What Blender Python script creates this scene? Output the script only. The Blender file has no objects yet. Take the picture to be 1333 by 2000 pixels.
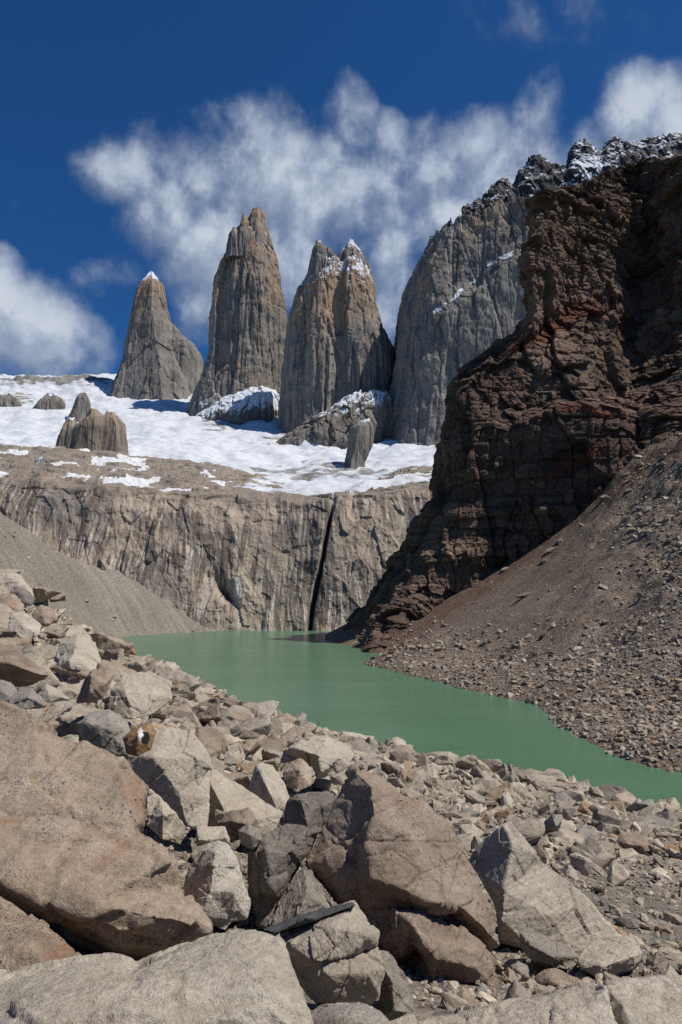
import bpy, bmesh, math, random
import numpy as np
from mathutils import Vector, geometry as mgeo

# ------------------------------------------------------------------ camera, sky, sun, exposure
scene = bpy.context.scene
COL = scene.collection
CAM = np.array([0.0, 0.0, 22.0])
PITCH = math.atan(180 / 1333.0)
cd = bpy.data.cameras.new("camera")
cam = bpy.data.objects.new("camera", cd)
COL.objects.link(cam)
cam.location = CAM
cam.rotation_euler = (math.pi / 2 + PITCH, 0, 0)
cd.sensor_fit = 'VERTICAL'
cd.sensor_height = 36
cd.lens = 24
cd.clip_start = 0.1
cd.clip_end = 20000
scene.camera = cam

SUN_AZ = math.radians(106)      # clockwise from the view direction (+Y): to the right and behind the camera
SUN_EL = math.radians(58)
sd = bpy.data.lights.new("sun", 'SUN')
sd.energy = 4.6
sd.angle = math.radians(0.53)
sd.color = (1.0, 0.945, 0.86)
so = bpy.data.objects.new("sun", sd)
COL.objects.link(so)
to_sun = Vector((math.sin(SUN_AZ) * math.cos(SUN_EL), math.cos(SUN_AZ) * math.cos(SUN_EL), math.sin(SUN_EL)))
so.rotation_euler = to_sun.to_track_quat('Z', 'Y').to_euler()
so.location = (200, -100, 600)

vs = scene.view_settings
scene.display_settings.display_device = 'sRGB'
vs.view_transform = 'Standard'
vs.look = 'None'
vs.exposure = 0.0
vs.gamma = 1.0
vs.use_curve_mapping = False
cy = scene.cycles
cy.max_bounces = 4
cy.diffuse_bounces = 2
cy.glossy_bounces = 2
cy.transmission_bounces = 1
cy.caustics_reflective = False
cy.caustics_refractive = False
cy.use_denoising = False
try:
    cy.use_adaptive_sampling = False
except Exception:
    pass


def sp(v):
    sP, cP = math.sin(PITCH), math.cos(PITCH)
    return cP - v * sP, sP + v * cP


def ray(px, py):
    """direction of the photograph's pixel, scaled so that y = 1"""
    px = np.asarray(px, float); py = np.asarray(py, float)
    u = (px - 666.5) / 1333.0; v = (1000.0 - py) / 1333.0
    dy, dz = sp(v)
    return u / dy, dz / dy


def at(px, py, Y):
    x, z = ray(px, py)
    Y = np.asarray(Y, float)
    return np.stack(np.broadcast_arrays(x * Y, Y, CAM[2] + z * Y), -1)


def shore(px, py):
    """the point of the lake surface seen at a pixel"""
    x, z = ray(px, py)
    return np.array([x * (-22 / z), -22 / z, 0.0])


def project(P):
    P = np.asarray(P, float) - CAM
    sP, cP = math.sin(PITCH), math.cos(PITCH)
    d = P[..., 1] * cP + P[..., 2] * sP
    d = np.where(d < 1e-3, 1e-3, d)
    v = (-P[..., 1] * sP + P[..., 2] * cP) / d
    return 666.5 + 1333 * P[..., 0] / d, 1000 - 1333 * v


# ------------------------------------------------------------------ shader node helper
class G:
    def __init__(s, tree):
        s.t = tree

    def n(s, typ, ins=None, out=0, **props):
        nd = s.t.nodes.new(typ)
        for k, v in props.items():
            setattr(nd, k, v)
        for k, v in (ins or {}).items():
            if isinstance(v, bpy.types.NodeSocket):
                s.t.links.new(v, nd.inputs[k])
            else:
                nd.inputs[k].default_value = v
        return nd.outputs[out]

    def m(s, op, a, b=0.0, c=0.0, clamp=False):
        return s.n('ShaderNodeMath', {0: a, 1: b, 2: c}, operation=op, use_clamp=clamp)

    def vm(s, op, a, b=(0, 0, 0)):
        return s.n('ShaderNodeVectorMath', {0: a, 1: b}, operation=op)

    def noise(s, vec, scale, detail=5, rough=0.55, dist=0.0, color=False):
        return s.n('ShaderNodeTexNoise', {'Vector': vec, 'Scale': scale, 'Detail': detail, 'Roughness': rough, 'Distortion': dist}, 1 if color else 0)

    def vor(s, vec, scale, out=0, feature='F1', rand=1.0):
        return s.n('ShaderNodeTexVoronoi', {'Vector': vec, 'Scale': scale, 'Randomness': rand}, out, feature=feature)

    def mr(s, v, a, b, c=0.0, d=1.0, smooth=True):
        return s.n('ShaderNodeMapRange', {0: v, 1: a, 2: b, 3: c, 4: d}, interpolation_type='SMOOTHSTEP' if smooth else 'LINEAR')

    def mix(s, f, a, b, blend='MIX'):
        def c4(x):
            return x if isinstance(x, bpy.types.NodeSocket) else (x[0], x[1], x[2], 1.0)
        nd = s.t.nodes.new('ShaderNodeMix')
        nd.data_type = 'RGBA'; nd.blend_type = blend
        for i, v in ((0, f), (6, c4(a)), (7, c4(b))):
            if isinstance(v, bpy.types.NodeSocket):
                s.t.links.new(v, nd.inputs[i])
            else:
                nd.inputs[i].default_value = v
        return nd.outputs[2]

    def ramp(s, fac, stops):
        nd = s.t.nodes.new('ShaderNodeValToRGB')
        s.t.links.new(fac, nd.inputs[0])
        el = nd.color_ramp.elements
        while len(el) < len(stops):
            el.new(0.5)
        for e, (p, c) in zip(el, stops):
            e.position = p
            e.color = (c[0], c[1], c[2], 1)
        return nd.outputs[0]

    def scale(s, vec, xyz, loc=(0, 0, 0)):
        return s.n('ShaderNodeMapping', {'Vector': vec, 'Scale': xyz, 'Location': loc})

    def attr(s, name, out=2):
        return s.n('ShaderNodeAttribute', {}, out, attribute_name=name)

    def bump(s, h, strength, dist, normal=None):
        ins = {'Height': h, 'Strength': strength, 'Distance': dist}
        if normal is not None:
            ins['Normal'] = normal
        return s.n('ShaderNodeBump', ins)


def new_mat(name):
    m = bpy.data.materials.new(name)
    m.use_nodes = True
    m.node_tree.nodes.clear()
    return m, G(m.node_tree)


def finish(m, g, color, rough=0.85, normal=None, spec=0.25):
    ins = {'Base Color': color, 'Roughness': rough, 'Specular IOR Level': spec}
    if normal is not None:
        ins['Normal'] = normal
    b = g.n('ShaderNodeBsdfPrincipled', ins)
    o = g.t.nodes.new('ShaderNodeOutputMaterial')
    g.t.links.new(b, o.inputs[0])
    return m


# ------------------------------------------------------------------ the sky with its clouds
world = bpy.data.worlds.new("World")
scene.world = world
world.use_nodes = True
wt = world.node_tree
wt.nodes.clear()
g = G(wt)
sky = g.n('ShaderNodeTexSky', {}, sky_type='NISHITA', sun_disc=False, sun_elevation=SUN_EL, sun_rotation=SUN_AZ,
          altitude=1500, air_density=1.0, dust_density=0.2, ozone_density=3.0)
SKY_TINT = (0.17, 0.48, 0.80)
skyc = g.mix(1.0, sky, SKY_TINT, 'MULTIPLY')
dirv = g.n('ShaderNodeTexCoord', {}, 0)
sep = wt.nodes.new('ShaderNodeSeparateXYZ')
wt.links.new(dirv, sep.inputs[0])
az = g.m('ARCTAN2', sep.outputs[0], sep.outputs[1])
el = g.m('ARCSINE', sep.outputs[2])
comb = g.n('ShaderNodeCombineXYZ', {0: az, 1: el, 2: 0.0})


def ang(px, py):
    x, z = ray(px, py)
    return math.atan2(x, 1.0), math.asin(z / math.sqrt(x * x + 1 + z * z))


# cloud banks: (px, py, rx, ry, rotation degrees, weight) given where they stand in the sky
BANKS = [(250, 345, 110, 65, 0, .95), (540, 380, 330, 150, 0, .95), (900, 380, 220, 130, 0, .9), (330, 410, 130, 90, 0, .9), (430, 460, 150, 130, 0, 1), (450, 330, 70, 60, 0, .75), (560, 460, 150, 150, 0, 1),
         (640, 330, 90, 90, 40, .85), (685, 250, 70, 85, 0, .8), (755, 275, 70, 60, 0, .7), (730, 400, 150, 130, 0, .8),
         (860, 350, 120, 110, 0, .75), (930, 290, 80, 60, 0, .8), (960, 380, 140, 110, 0, .9), (1055, 225, 62, 80, 20, .62), (1050, 300, 90, 70, 0, .75),
         (390, 570, 70, 100, 0, .7), (760, 560, 70, 160, 0, .95), (600, 560, 80, 100, 0, .7),
         (70, 650, 140, 95, 0, 1.1), (-10, 580, 60, 80, 0, .9), (170, 700, 60, 60, 0, .6), (205, 530, 120, 45, -25, .42), (85, 425, 110, 60, 0, .26),
         (1240, 230, 85, 80, 0, 1.05), (1330, 260, 90, 100, 0, 1.05), (1150, 260, 60, 50, 0, .6), (1310, 180, 50, 40, 0, .7),
         (1040, 10, 300, 90, 0, .24), (1180, 90, 220, 90, 0, .22), (230, 220, 260, 160, 30, .14)]


def density(gr, vec):
    tot = None
    warp = gr.noise(vec, 7.0, 4, .55, 0, color=True)
    warp = gr.vm('SUBTRACT', warp, (.5, .5, .5))
    wsc = gr.t.nodes.new('ShaderNodeVectorMath'); wsc.operation = 'SCALE'
    gr.t.links.new(warp, wsc.inputs[0]); wsc.inputs[3].default_value = .055
    v2 = gr.vm('ADD', vec, wsc.outputs[0])
    for (px, py, rx, ry, rot, w) in BANKS:
        a0, e0 = ang(px, py)
        sx = 1333.0 / rx * 1.0; sy = 1333.0 / ry * 1.0
        c = gr.vm('SUBTRACT', v2, (a0, e0, 0))
        if rot:
            c = gr.n('ShaderNodeVectorRotate', {'Vector': c, 'Angle': math.radians(rot)}, rotation_type='Z_AXIS')
        c = gr.vm('MULTIPLY', c, (sx, sy, 0))
        l = gr.t.nodes.new('ShaderNodeVectorMath'); l.operation = 'LENGTH'
        gr.t.links.new(c, l.inputs[0])
        f = gr.mr(l.outputs[1], 0.15, 1.45, w, 0.0)
        tot = f if tot is None else gr.m('SMOOTH_MAX', tot, f, 0.12)
    n1 = gr.noise(v2, 8.5, 8, .57, .0)
    n2 = gr.noise(gr.vm('ADD', vec, (3.1, 1.7, .5)), 25.0, 6, .58, .0)
    d = gr.m('ADD', tot, gr.m('MULTIPLY', gr.m('SUBTRACT', n1, .5), 1.65))
    d = gr.m('ADD', d, gr.m('MULTIPLY', gr.m('SUBTRACT', n2, .5), .6))
    d = gr.m('MULTIPLY', d, gr.mr(tot, .02, .3))
    return d


grp = bpy.data.node_groups.new('cloud density', 'ShaderNodeTree')
grp.interface.new_socket('Vector', in_out='INPUT', socket_type='NodeSocketVector')
grp.interface.new_socket('Density', in_out='OUTPUT', socket_type='NodeSocketFloat')
gi = grp.nodes.new('NodeGroupInput'); go = grp.nodes.new('NodeGroupOutput')
gg = G(grp)
grp.links.new(density(gg, gi.outputs[0]), go.inputs[0])


def dens(vec):
    nd = wt.nodes.new('ShaderNodeGroup'); nd.node_tree = grp
    wt.links.new(vec, nd.inputs[0])
    return nd.outputs[0]


d0 = dens(comb)
d1 = dens(g.vm('ADD', comb, (.014, .03, 0)))
alpha = g.mr(d0, .12, 1.0)
alpha = g.m('MULTIPLY', alpha, .93)
lit = g.m('SUBTRACT', d0, d1)
lit = g.mr(lit, -.25, .35, 0, 1)
body = g.mr(d0, .3, 1.25)
shade = g.m('ADD', g.m('MULTIPLY', lit, .55), g.m('MULTIPLY', body, .45))
cloudc = g.ramp(shade, [(0.0, (1.9, 2.5, 3.7)), (.45, (3.1, 3.8, 5.0)), (.8, (4.6, 5.3, 6.4)), (1.0, (6.2, 6.7, 7.5))])
allsky = g.mix(alpha, skyc, cloudc)
bg = g.n('ShaderNodeBackground', {'Color': allsky, 'Strength': 0.1})
wo = wt.nodes.new('ShaderNodeOutputWorld')
wt.links.new(bg, wo.inputs[0])


# ------------------------------------------------------------------ numpy noise
_rng = np.random.RandomState(7)
_perm = _rng.permutation(256).astype(np.int32)
_perm = np.concatenate([_perm, _perm, _perm])
_gr = _rng.normal(size=(256, 3)); _gr /= np.linalg.norm(_gr, axis=1)[:, None]


def perlin(p):
    p = np.asarray(p, np.float64)
    i = np.floor(p).astype(np.int64)
    f = p - i
    u = f * f * f * (f * (f * 6 - 15) + 10)
    i &= 255
    out = 0
    for dx in (0, 1):
        wx = u[:, 0] if dx else 1 - u[:, 0]
        a = _perm[(i[:, 0] + dx) & 255]
        for dy in (0, 1):
            wy = u[:, 1] if dy else 1 - u[:, 1]
            b = _perm[a + ((i[:, 1] + dy) & 255)]
            for dz in (0, 1):
                wz = u[:, 2] if dz else 1 - u[:, 2]
                gr = _gr[_perm[b + ((i[:, 2] + dz) & 255)]]
                dot = gr[:, 0] * (f[:, 0] - dx) + gr[:, 1] * (f[:, 1] - dy) + gr[:, 2] * (f[:, 2] - dz)
                out = out + wx * wy * wz * dot
    return out * 1.5


def fbm(p, octv=5, lac=2.03, gain=.5):
    p = np.asarray(p, float)
    s = 0; a = 1.0; t = 0
    for k in range(octv):
        s = s + a * perlin(p + 17.3 * k)
        t += a; a *= gain; p = p * lac
    return s / t


def ridged(p, octv=5, lac=2.03, gain=.5):
    p = np.asarray(p, float)
    s = 0; a = 1.0; t = 0
    for k in range(octv):
        s = s + a * (1 - 2 * np.abs(perlin(p + 11.7 * k)))
        t += a; a *= gain; p = p * lac
    return s / t


def worley(p):
    """F1, F2 and a random value of the nearest cell"""
    p = np.asarray(p, float)
    i = np.floor(p).astype(np.int64); f = p - i
    n = len(p)
    d1 = np.full(n, 9.0); d2 = np.full(n, 9.0); idv = np.zeros(n)
    for dx in (-1, 0, 1):
        for dy in (-1, 0, 1):
            for dz in (-1, 0, 1):
                h = _perm[_perm[_perm[(i[:, 0] + dx) & 255] + ((i[:, 1] + dy) & 255)] + ((i[:, 2] + dz) & 255)]
                r = _gr[h] * .45
                d = np.sqrt((dx + .5 + r[:, 0] - f[:, 0]) ** 2 + (dy + .5 + r[:, 1] - f[:, 1]) ** 2 + (dz + .5 + r[:, 2] - f[:, 2]) ** 2)
                c = d < d1
                d2 = np.where(c, d1, np.minimum(d2, d))
                idv = np.where(c, h / 255.0, idv)
                d1 = np.where(c, d, d1)
    return d1, d2, idv


def S(x, a, b):
    t = np.clip((x - a) / (b - a), 0, 1)
    return t * t * (3 - 2 * t)


# ------------------------------------------------------------------ mesh helpers
def mesh_np(name, V, F, smooth=True, attrs=None, uv=None):
    V = np.ascontiguousarray(V, np.float32); F = np.ascontiguousarray(F, np.int32)
    me = bpy.data.meshes.new(name)
    me.vertices.add(len(V)); me.vertices.foreach_set('co', V.ravel())
    k = F.shape[1]
    me.loops.add(F.size); me.loops.foreach_set('vertex_index', F.ravel())
    me.polygons.add(len(F)); me.polygons.foreach_set('loop_start', np.arange(0, F.size, k, dtype=np.int32))
    me.update(calc_edges=True)
    me.validate()
    me.polygons.foreach_set('use_smooth', np.full(len(me.polygons), smooth))
    for an, val in (attrs or {}).items():
        val = np.asarray(val, np.float32)
        if val.ndim == 1:
            at_ = me.attributes.new(an, 'FLOAT', 'POINT'); at_.data.foreach_set('value', val)
        else:
            at_ = me.attributes.new(an, 'FLOAT_COLOR', 'POINT')
            at_.data.foreach_set('color', np.concatenate([val, np.ones((len(val), 1), np.float32)], 1).ravel())
    me.update()
    return me


def obj(name, me, mat=None, parent=None, **props):
    o = bpy.data.objects.new(name, me)
    COL.objects.link(o)
    if mat is not None:
        me.materials.append(mat)
    if parent is not None:
        o.parent = parent
    for k, v in props.items():
        o[k] = v
    return o


def grid_faces(nv, nu, wrap=False):
    i = np.arange(nv - 1)[:, None]; j = np.arange(nu if wrap else nu - 1)[None, :]
    j2 = (j + 1) % nu
    a = i * nu + j; b = i * nu + j2; c = (i + 1) * nu + j2; d = (i + 1) * nu + j
    return np.stack([a, b, c, d], -1).reshape(-1, 4)


def cr(P, n, axis=0, lin=False):
    """resample along an axis through its control points (monotone-ish cubic), n samples"""
    P = np.moveaxis(np.asarray(P, float), axis, 0)
    k = len(P)
    t = np.linspace(0, k - 1, n)
    i = np.minimum(np.floor(t).astype(int), k - 2); f = (t - i).reshape((-1,) + (1,) * (P.ndim - 1))
    if lin:
        R = P[i] * (1 - f) + P[i + 1] * f
    else:
        D = np.diff(P, axis=0)
        m = np.zeros_like(P)
        prod = D[:-1] * D[1:]
        m[1:-1] = np.where(prod > 0, 2 * prod / (D[:-1] + D[1:] + 1e-12 * np.sign(D[:-1] + D[1:] + 1e-30)), 0)
        m[0] = D[0]; m[-1] = D[-1]
        h00 = 2 * f ** 3 - 3 * f ** 2 + 1; h10 = f ** 3 - 2 * f ** 2 + f; h01 = -2 * f ** 3 + 3 * f ** 2; h11 = f ** 3 - f ** 2
        R = h00 * P[i] + h10 * m[i] + h01 * P[i + 1] + h11 * m[i + 1]
    return np.moveaxis(R, 0, axis)


def grid_normals(P):
    du = np.gradient(P, axis=1); dv = np.gradient(P, axis=0)
    n = np.cross(du, dv)
    n /= np.linalg.norm(n, axis=2)[..., None] + 1e-9
    return n


class RBF:
    """thin-plate height field through control points"""
    def __init__(s, pts, smooth=0.0):
        pts = np.asarray(pts, float)
        s.c = pts[:, :2].mean(0); s.k = np.abs(pts[:, :2] - s.c).max()
        s.p = (pts[:, :2] - s.c) / s.k
        n = len(pts)
        K = s.phi(np.linalg.norm(s.p[:, None] - s.p[None], axis=2)) + np.eye(n) * smooth
        Pm = np.concatenate([np.ones((n, 1)), s.p], 1)
        A = np.zeros((n + 3, n + 3)); A[:n, :n] = K; A[:n, n:] = Pm; A[n:, :n] = Pm.T
        s.w = np.linalg.solve(A, np.concatenate([pts[:, 2], np.zeros(3)]))

    @staticmethod
    def phi(r):
        return np.where(r > 1e-9, r * r * np.log(np.maximum(r, 1e-9)), 0)

    def __call__(s, x, y):
        q = (np.stack([np.ravel(x), np.ravel(y)], 1) - s.c) / s.k
        out = np.empty(len(q))
        for a in range(0, len(q), 20000):
            b = q[a:a + 20000]
            K = s.phi(np.linalg.norm(b[:, None] - s.p[None], axis=2))
            out[a:a + 20000] = K @ s.w[:-3] + s.w[-3] + b @ s.w[-2:]
        return out.reshape(np.shape(x))


# ------------------------------------------------------------------ materials of the large landforms
def mat_tower(name, warm=1.0, grey=(.205, .190, .170), tan=(.335, .235, .155), rust=(.38, .20, .11)):
    """granite walls with vertical staining, warmer towards the crest, fresh snow on ledges"""
    m, g = new_mat(name)
    geo = g.n('ShaderNodeNewGeometry')
    nz = g.n('ShaderNodeNewGeometry', {}, 1)
    P = geo
    st = g.scale(P, (1 / 22, 1 / 22, 1 / 260))
    st2 = g.scale(P, (1 / 6, 1 / 6, 1 / 70))
    big = g.noise(g.scale(P, (1 / 130, 1 / 130, 1 / 220)), 1.0, 5, .6, .5)
    n1 = g.noise(st, 1.0, 6, .6, .6)
    n2 = g.noise(st2, 1.0, 5, .6, .3)
    hi = g.attr('high')
    w = g.m('ADD', g.m('MULTIPLY', hi, .95 * warm), g.m('MULTIPLY', g.m('SUBTRACT', big, .5), 1.8))
    c = g.mix(g.mr(w, .22, .80), grey, tan)
    c = g.mix(g.m('MULTIPLY', g.mr(w, .62, 1.1), .45), c, rust)
    c = g.mix(g.mr(n1, .50, .68), c, (.115, .10, .09))
    c = g.mix(g.m('MULTIPLY', g.mr(n1, .46, .30), .5), c, (.36, .31, .25))
    c = g.mix(g.m('MULTIPLY', g.mr(n2, .52, .72), .55), c, (.08, .072, .068))
    fine = g.noise(g.scale(P, (1 / 7.0, 1 / 7.0, 1 / 30.0)), 1.0, 6, .68)
    c = g.mix(1.0, c, g.ramp(fine, [(.25, (.62, .62, .62)), (.75, (1.4, 1.4, 1.4))]), 'MULTIPLY')
    # snow caught on ledges
    sepn = g.t.nodes.new('ShaderNodeSeparateXYZ'); g.t.links.new(nz, sepn.inputs[0])
    sn = g.noise(g.scale(P, (1 / 16, 1 / 16, 1 / 30)), 1.0, 8, .72)
    k = g.m('ADD', g.m('MINIMUM', sepn.outputs[2], .42), g.m('MULTIPLY', g.m('SUBTRACT', sn, .5), 1.6))
    k = g.m('ADD', k, g.attr('snow'))
    k = g.mr(k, .62, .74)
    c = g.mix(k, c, (.68, .71, .76))
    h = g.m('ADD', g.m('MULTIPLY', n2, .5), g.m('MULTIPLY', fine, .5))
    nb = g.bump(h, .7, 3.0)
    return finish(m, g, c, .9, nb)


def mat_headwall():
    """glacier-polished wall, painted by long dark and pale water streaks"""
    m, g = new_mat('streaked_granite')
    uv = g.attr('wall', 1)               # metres along the wall, height
    P = g.n('ShaderNodeNewGeometry')
    warp = g.noise(g.scale(uv, (1 / 50, 1 / 60, 0)), 1, 3, .5, color=True)
    wv = g.vm('MULTIPLY', g.vm('SUBTRACT', warp, (.5, .5, .5)), (16, 0, 0))
    u2 = g.vm('ADD', uv, wv)
    a = g.noise(g.scale(u2, (1 / 7.0, 1 / 75, 0)), 1, 7, .7, .35)
    b = g.noise(g.scale(u2, (1 / 2.3, 1 / 46, 0), (7, 3, 0)), 1, 6, .66, .25)
    c2 = g.noise(g.scale(u2, (1 / 14, 1 / 60, 0), (31, 0, 0)), 1, 5, .6, .3)
    big = g.noise(g.scale(uv, (1 / 75, 1 / 55, 0), (2, 5, 0)), 1, 5, .6, .4)
    hz = g.t.nodes.new('ShaderNodeSeparateXYZ'); g.t.links.new(uv, hz.inputs[0])
    top = g.mr(hz.outputs[1], 45, 105)
    col = g.ramp(g.m('ADD', big, g.m('MULTIPLY', top, -.05)), [(.30, (.20, .175, .15)), (.45, (.33, .272, .212)), (.56, (.42, .34, .258)), (.70, (.44, .39, .33))])
    pale = g.m('MULTIPLY', g.mr(c2, .47, .62), g.mr(hz.outputs[1], 75, 5))
    col = g.mix(g.m('MULTIPLY', pale, .7), col, (.47, .425, .365))
    pk = g.m('MULTIPLY', g.mr(a, .52, .60), g.mr(b, .42, .56))
    col = g.mix(g.m('MULTIPLY', pk, .6), col, (.24, .135, .09))
    dk = g.m('ADD', g.m('MULTIPLY', a, .62), g.m('MULTIPLY', b, .38))
    # streaking is strongest in bands
    zone = g.noise(g.scale(uv, (1 / 55, 1 / 45, 0), (9, 1, 0)), 1, 4, .55)
    thr = g.mr(zone, .34, .60, .545, .455)
    df = g.m('SUBTRACT', dk, thr)
    col = g.mix(g.m('MULTIPLY', g.mr(df, 0, .06), .66), col, (.058, .047, .043))
    wl = g.m('MULTIPLY', g.mr(b, .47, .38), g.mr(zone, .42, .6))
    col = g.mix(g.m('MULTIPLY', wl, .42), col, (.60, .575, .54))
    bl = g.attr('darken')
    col = g.mix(g.m('MULTIPLY', g.mr(bl, .0, 1), .9), col, (.035, .03, .03))
    fine = g.noise(g.scale(P, (1 / 1.3, 1 / 1.3, 1 / 2.2)), 1, 6, .7)
    col = g.mix(1.0, col, g.ramp(fine, [(.25, (.72, .72, .72)), (.75, (1.25, 1.25, 1.25))]), 'MULTIPLY')
    # gentle upper slabs: grey and tan rubble
    fl = g.t.nodes.new('ShaderNodeSeparateXYZ'); g.t.links.new(g.n('ShaderNodeNewGeometry', {}, 1), fl.inputs[0])
    slab = g.attr('slab')
    rn = g.noise(g.scale(P, (1 / 34, 1 / 30, 1 / 5)), 1, 8, .7, .5)
    sc = g.ramp(rn, [(.33, (.10, .09, .078)), (.44, (.19, .165, .135)), (.53, (.275, .22, .165)), (.60, (.22, .20, .175)), (.70, (.32, .255, .19))])
    col = g.mix(g.m('MULTIPLY', g.mr(slab, .2, .8), .8), col, sc)
    ice = g.attr('ice')
    icn = g.noise(g.scale(u2, (1 / 1.2, 1 / 6, 0)), 1, 5, .7)
    icm = g.mr(g.m('ADD', ice, g.m('MULTIPLY', g.m('SUBTRACT', icn, .5), 1.6)), .55, .8)
    col = g.mix(icm, col, (.66, .66, .67))
    h = g.m('ADD', g.m('MULTIPLY', a, .5), g.m('MULTIPLY', fine, .6))
    nb = g.bump(h, .8, 1.2)
    rgh = g.mr(b, .35, .5, .45, .85)
    return finish(m, g, col, rgh, nb, .35)


def mat_snow():
    m, g = new_mat('glacier_snow')
    P = g.n('ShaderNodeNewGeometry')
    d = g.noise(g.scale(P, (1 / 40, 1 / 70, 1 / 15)), 1, 8, .66, .6)
    dirt = g.attr('dirt')
    k = g.m('MULTIPLY', g.mr(g.m('ADD', d, g.m('MULTIPLY', g.m('SUBTRACT', dirt, .5), .34)), .58, .70), .9)
    soft = g.noise(g.scale(P, (1 / 120, 1 / 160, 1 / 60)), 1, 4, .5)
    cre = g.noise(g.scale(P, (1 / 60, 1 / 16, 1 / 9)), 1, 7, .64, .8)
    base = g.mix(soft, (.54, .58, .64), (.68, .69, .70))
    base = g.mix(g.m('MULTIPLY', g.mr(cre, .54, .68), .45), base, (.36, .38, .41))
    c = g.mix(k, base, g.ramp(g.noise(P, .12, 5, .7), [(.35, (.10, .092, .082)), (.65, (.25, .22, .185))]))
    b1 = g.noise(g.scale(P, (1 / 14, 1 / 30, 1 / 14)), 1, 6, .62)
    nb = g.bump(b1, .55, 4.0)
    return finish(m, g, c, .7, nb, .3)


def mat_darkcliff():
    m, g = new_mat('dark_volcanic_rock')
    P = g.n('ShaderNodeNewGeometry')
    lay = g.noise(g.scale(P, (1 / 70, 1 / 70, 1 / 5.0)), 1, 7, .62, .8)
    big = g.noise(g.scale(P, (1 / 45, 1 / 45, 1 / 38)), 1, 6, .6, .5)
    c = g.ramp(big, [(.30, (.062, .043, .034)), (.45, (.120, .081, .060)), (.57, (.160, .110, .080)), (.70, (.225, .155, .108))])
    c = g.mix(g.m('MULTIPLY', g.mr(lay, .52, .62), .5), c, (.035, .027, .024))
    c = g.mix(g.m('MULTIPLY', g.mr(lay, .44, .34), .4), c, (.15, .10, .07))
    bt = g.attr('blk')
    c = g.mix(1.0, c, g.ramp(bt, [(0, (.62, .62, .62)), (.5, (1.0, .98, .96)), (1, (1.6, 1.5, 1.38))]), 'MULTIPLY')
    red = g.attr('red')
    rn = g.noise(g.scale(P, (1 / 14, 1 / 14, 1 / 7)), 1, 6, .68)
    rk = g.mr(g.m('ADD', red, g.m('MULTIPLY', g.m('SUBTRACT', rn, .5), 1.3)), .5, .85)
    c = g.mix(g.m('MULTIPLY', rk, .85), c, g.mix(rn, (.13, .038, .022), (.17, .07, .04)))
    tanm = g.attr('tan')
    c = g.mix(g.m('MULTIPLY', tanm, .8), c, (.20, .15, .105))
    fine = g.noise(g.scale(P, (1 / 2.6, 1 / 2.6, 1 / 2.0)), 1, 7, .72)
    c = g.mix(1.0, c, g.ramp(fine, [(.25, (.55, .55, .55)), (.75, (1.45, 1.45, 1.45))]), 'MULTIPLY')
    h = g.m('ADD', g.m('MULTIPLY', lay, .5), g.m('MULTIPLY', fine, .6))
    nb = g.bump(h, 1.0, 2.2)
    return finish(m, g, c, .9, nb, .2)


def mat_scree(name, cols, dirx, grain, streak=.6, reddish=None):
    """loose fine rubble, sorted into faint stripes that run down the slope (dirx: across-slope direction)"""
    m, g = new_mat(name)
    P = g.n('ShaderNodeNewGeometry')
    run = g.attr('run', 1)
    s1 = g.noise(g.scale(run, (1 / 7, 1 / 90, 0)), 1, 6, .65, .4)
    s2 = g.noise(g.scale(run, (1 / 2.0, 1 / 40, 0)), 1, 5, .6, .3)
    big = g.noise(g.scale(P, (1 / 55, 1 / 55, 1 / 40)), 1, 5, .6)
    f = g.m('ADD', g.m('MULTIPLY', s1, streak * .6), g.m('MULTIPLY', s2, streak * .4))
    f = g.m('ADD', f, g.m('MULTIPLY', big, 1 - streak))
    c = g.ramp(f, [(.32, cols[0]), (.50, cols[1]), (.68, cols[2])])
    if reddish:
        c = g.mix(g.m('MULTIPLY', g.attr('red'), .75), c, reddish)
    v = g.vor(P, 1 / grain, 1)
    vs_ = g.n('ShaderNodeSeparateColor', {0: v})
    c = g.mix(1.0, c, g.ramp(vs_, [(.0, (.72, .72, .72)), (.8, (1.0, 1.0, 1.0)), (1.0, (1.55, 1.5, 1.42))]), 'MULTIPLY')
    fine = g.noise(P, 2.2 / grain, 5, .7)
    c = g.mix(1.0, c, g.ramp(fine, [(.3, (.74, .74, .74)), (.7, (1.25, 1.25, 1.25))]), 'MULTIPLY')
    vd = g.vor(P, 1 / grain, 0)
    h = g.m('ADD', g.m('MULTIPLY', vd, -1.0), fine)
    nb = g.bump(h, .7, grain * .5)
    return finish(m, g, c, .95, nb, .15)


def mat_water():
    m, g = new_mat('glacial_water')
    P = g.n('ShaderNodeNewGeometry')
    big = g.noise(g.scale(P, (1 / 60, 1 / 25, 0)), 1, 5, .6)
    c = g.mix(g.mr(big, .3, .7), (.078, .166, .094), (.092, .188, .114))
    w1 = g.noise(g.scale(P, (1 / 1.6, 1 / .7, 0)), 1, 5, .62)
    w2 = g.noise(g.scale(P, (1 / 9, 1 / 3.2, 0)), 1, 4, .6)
    foam = g.noise(g.scale(P, (1 / 2.4, 1 / .5, 0), (5, 2, 0)), 1, 3, .5)
    fz = g.noise(g.scale(P, (1 / 22, 1 / 10, 0), (1, 8, 0)), 1, 3, .5)
    fk = g.m('MULTIPLY', g.mr(foam, .73, .78), g.mr(fz, .52, .62))
    c = g.mix(g.m('MULTIPLY', fk, .6), c, (.55, .65, .6))
    h = g.m('ADD', g.m('MULTIPLY', w1, .5), g.m('MULTIPLY', w2, .9))
    nb = g.bump(h, .55, .30)
    b = g.n('ShaderNodeBsdfPrincipled', {'Base Color': c, 'Roughness': .22, 'IOR': 1.33, 'Specular IOR Level': .32, 'Normal': nb})
    o = g.t.nodes.new('ShaderNodeOutputMaterial'); g.t.links.new(b, o.inputs[0])
    return m


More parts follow.
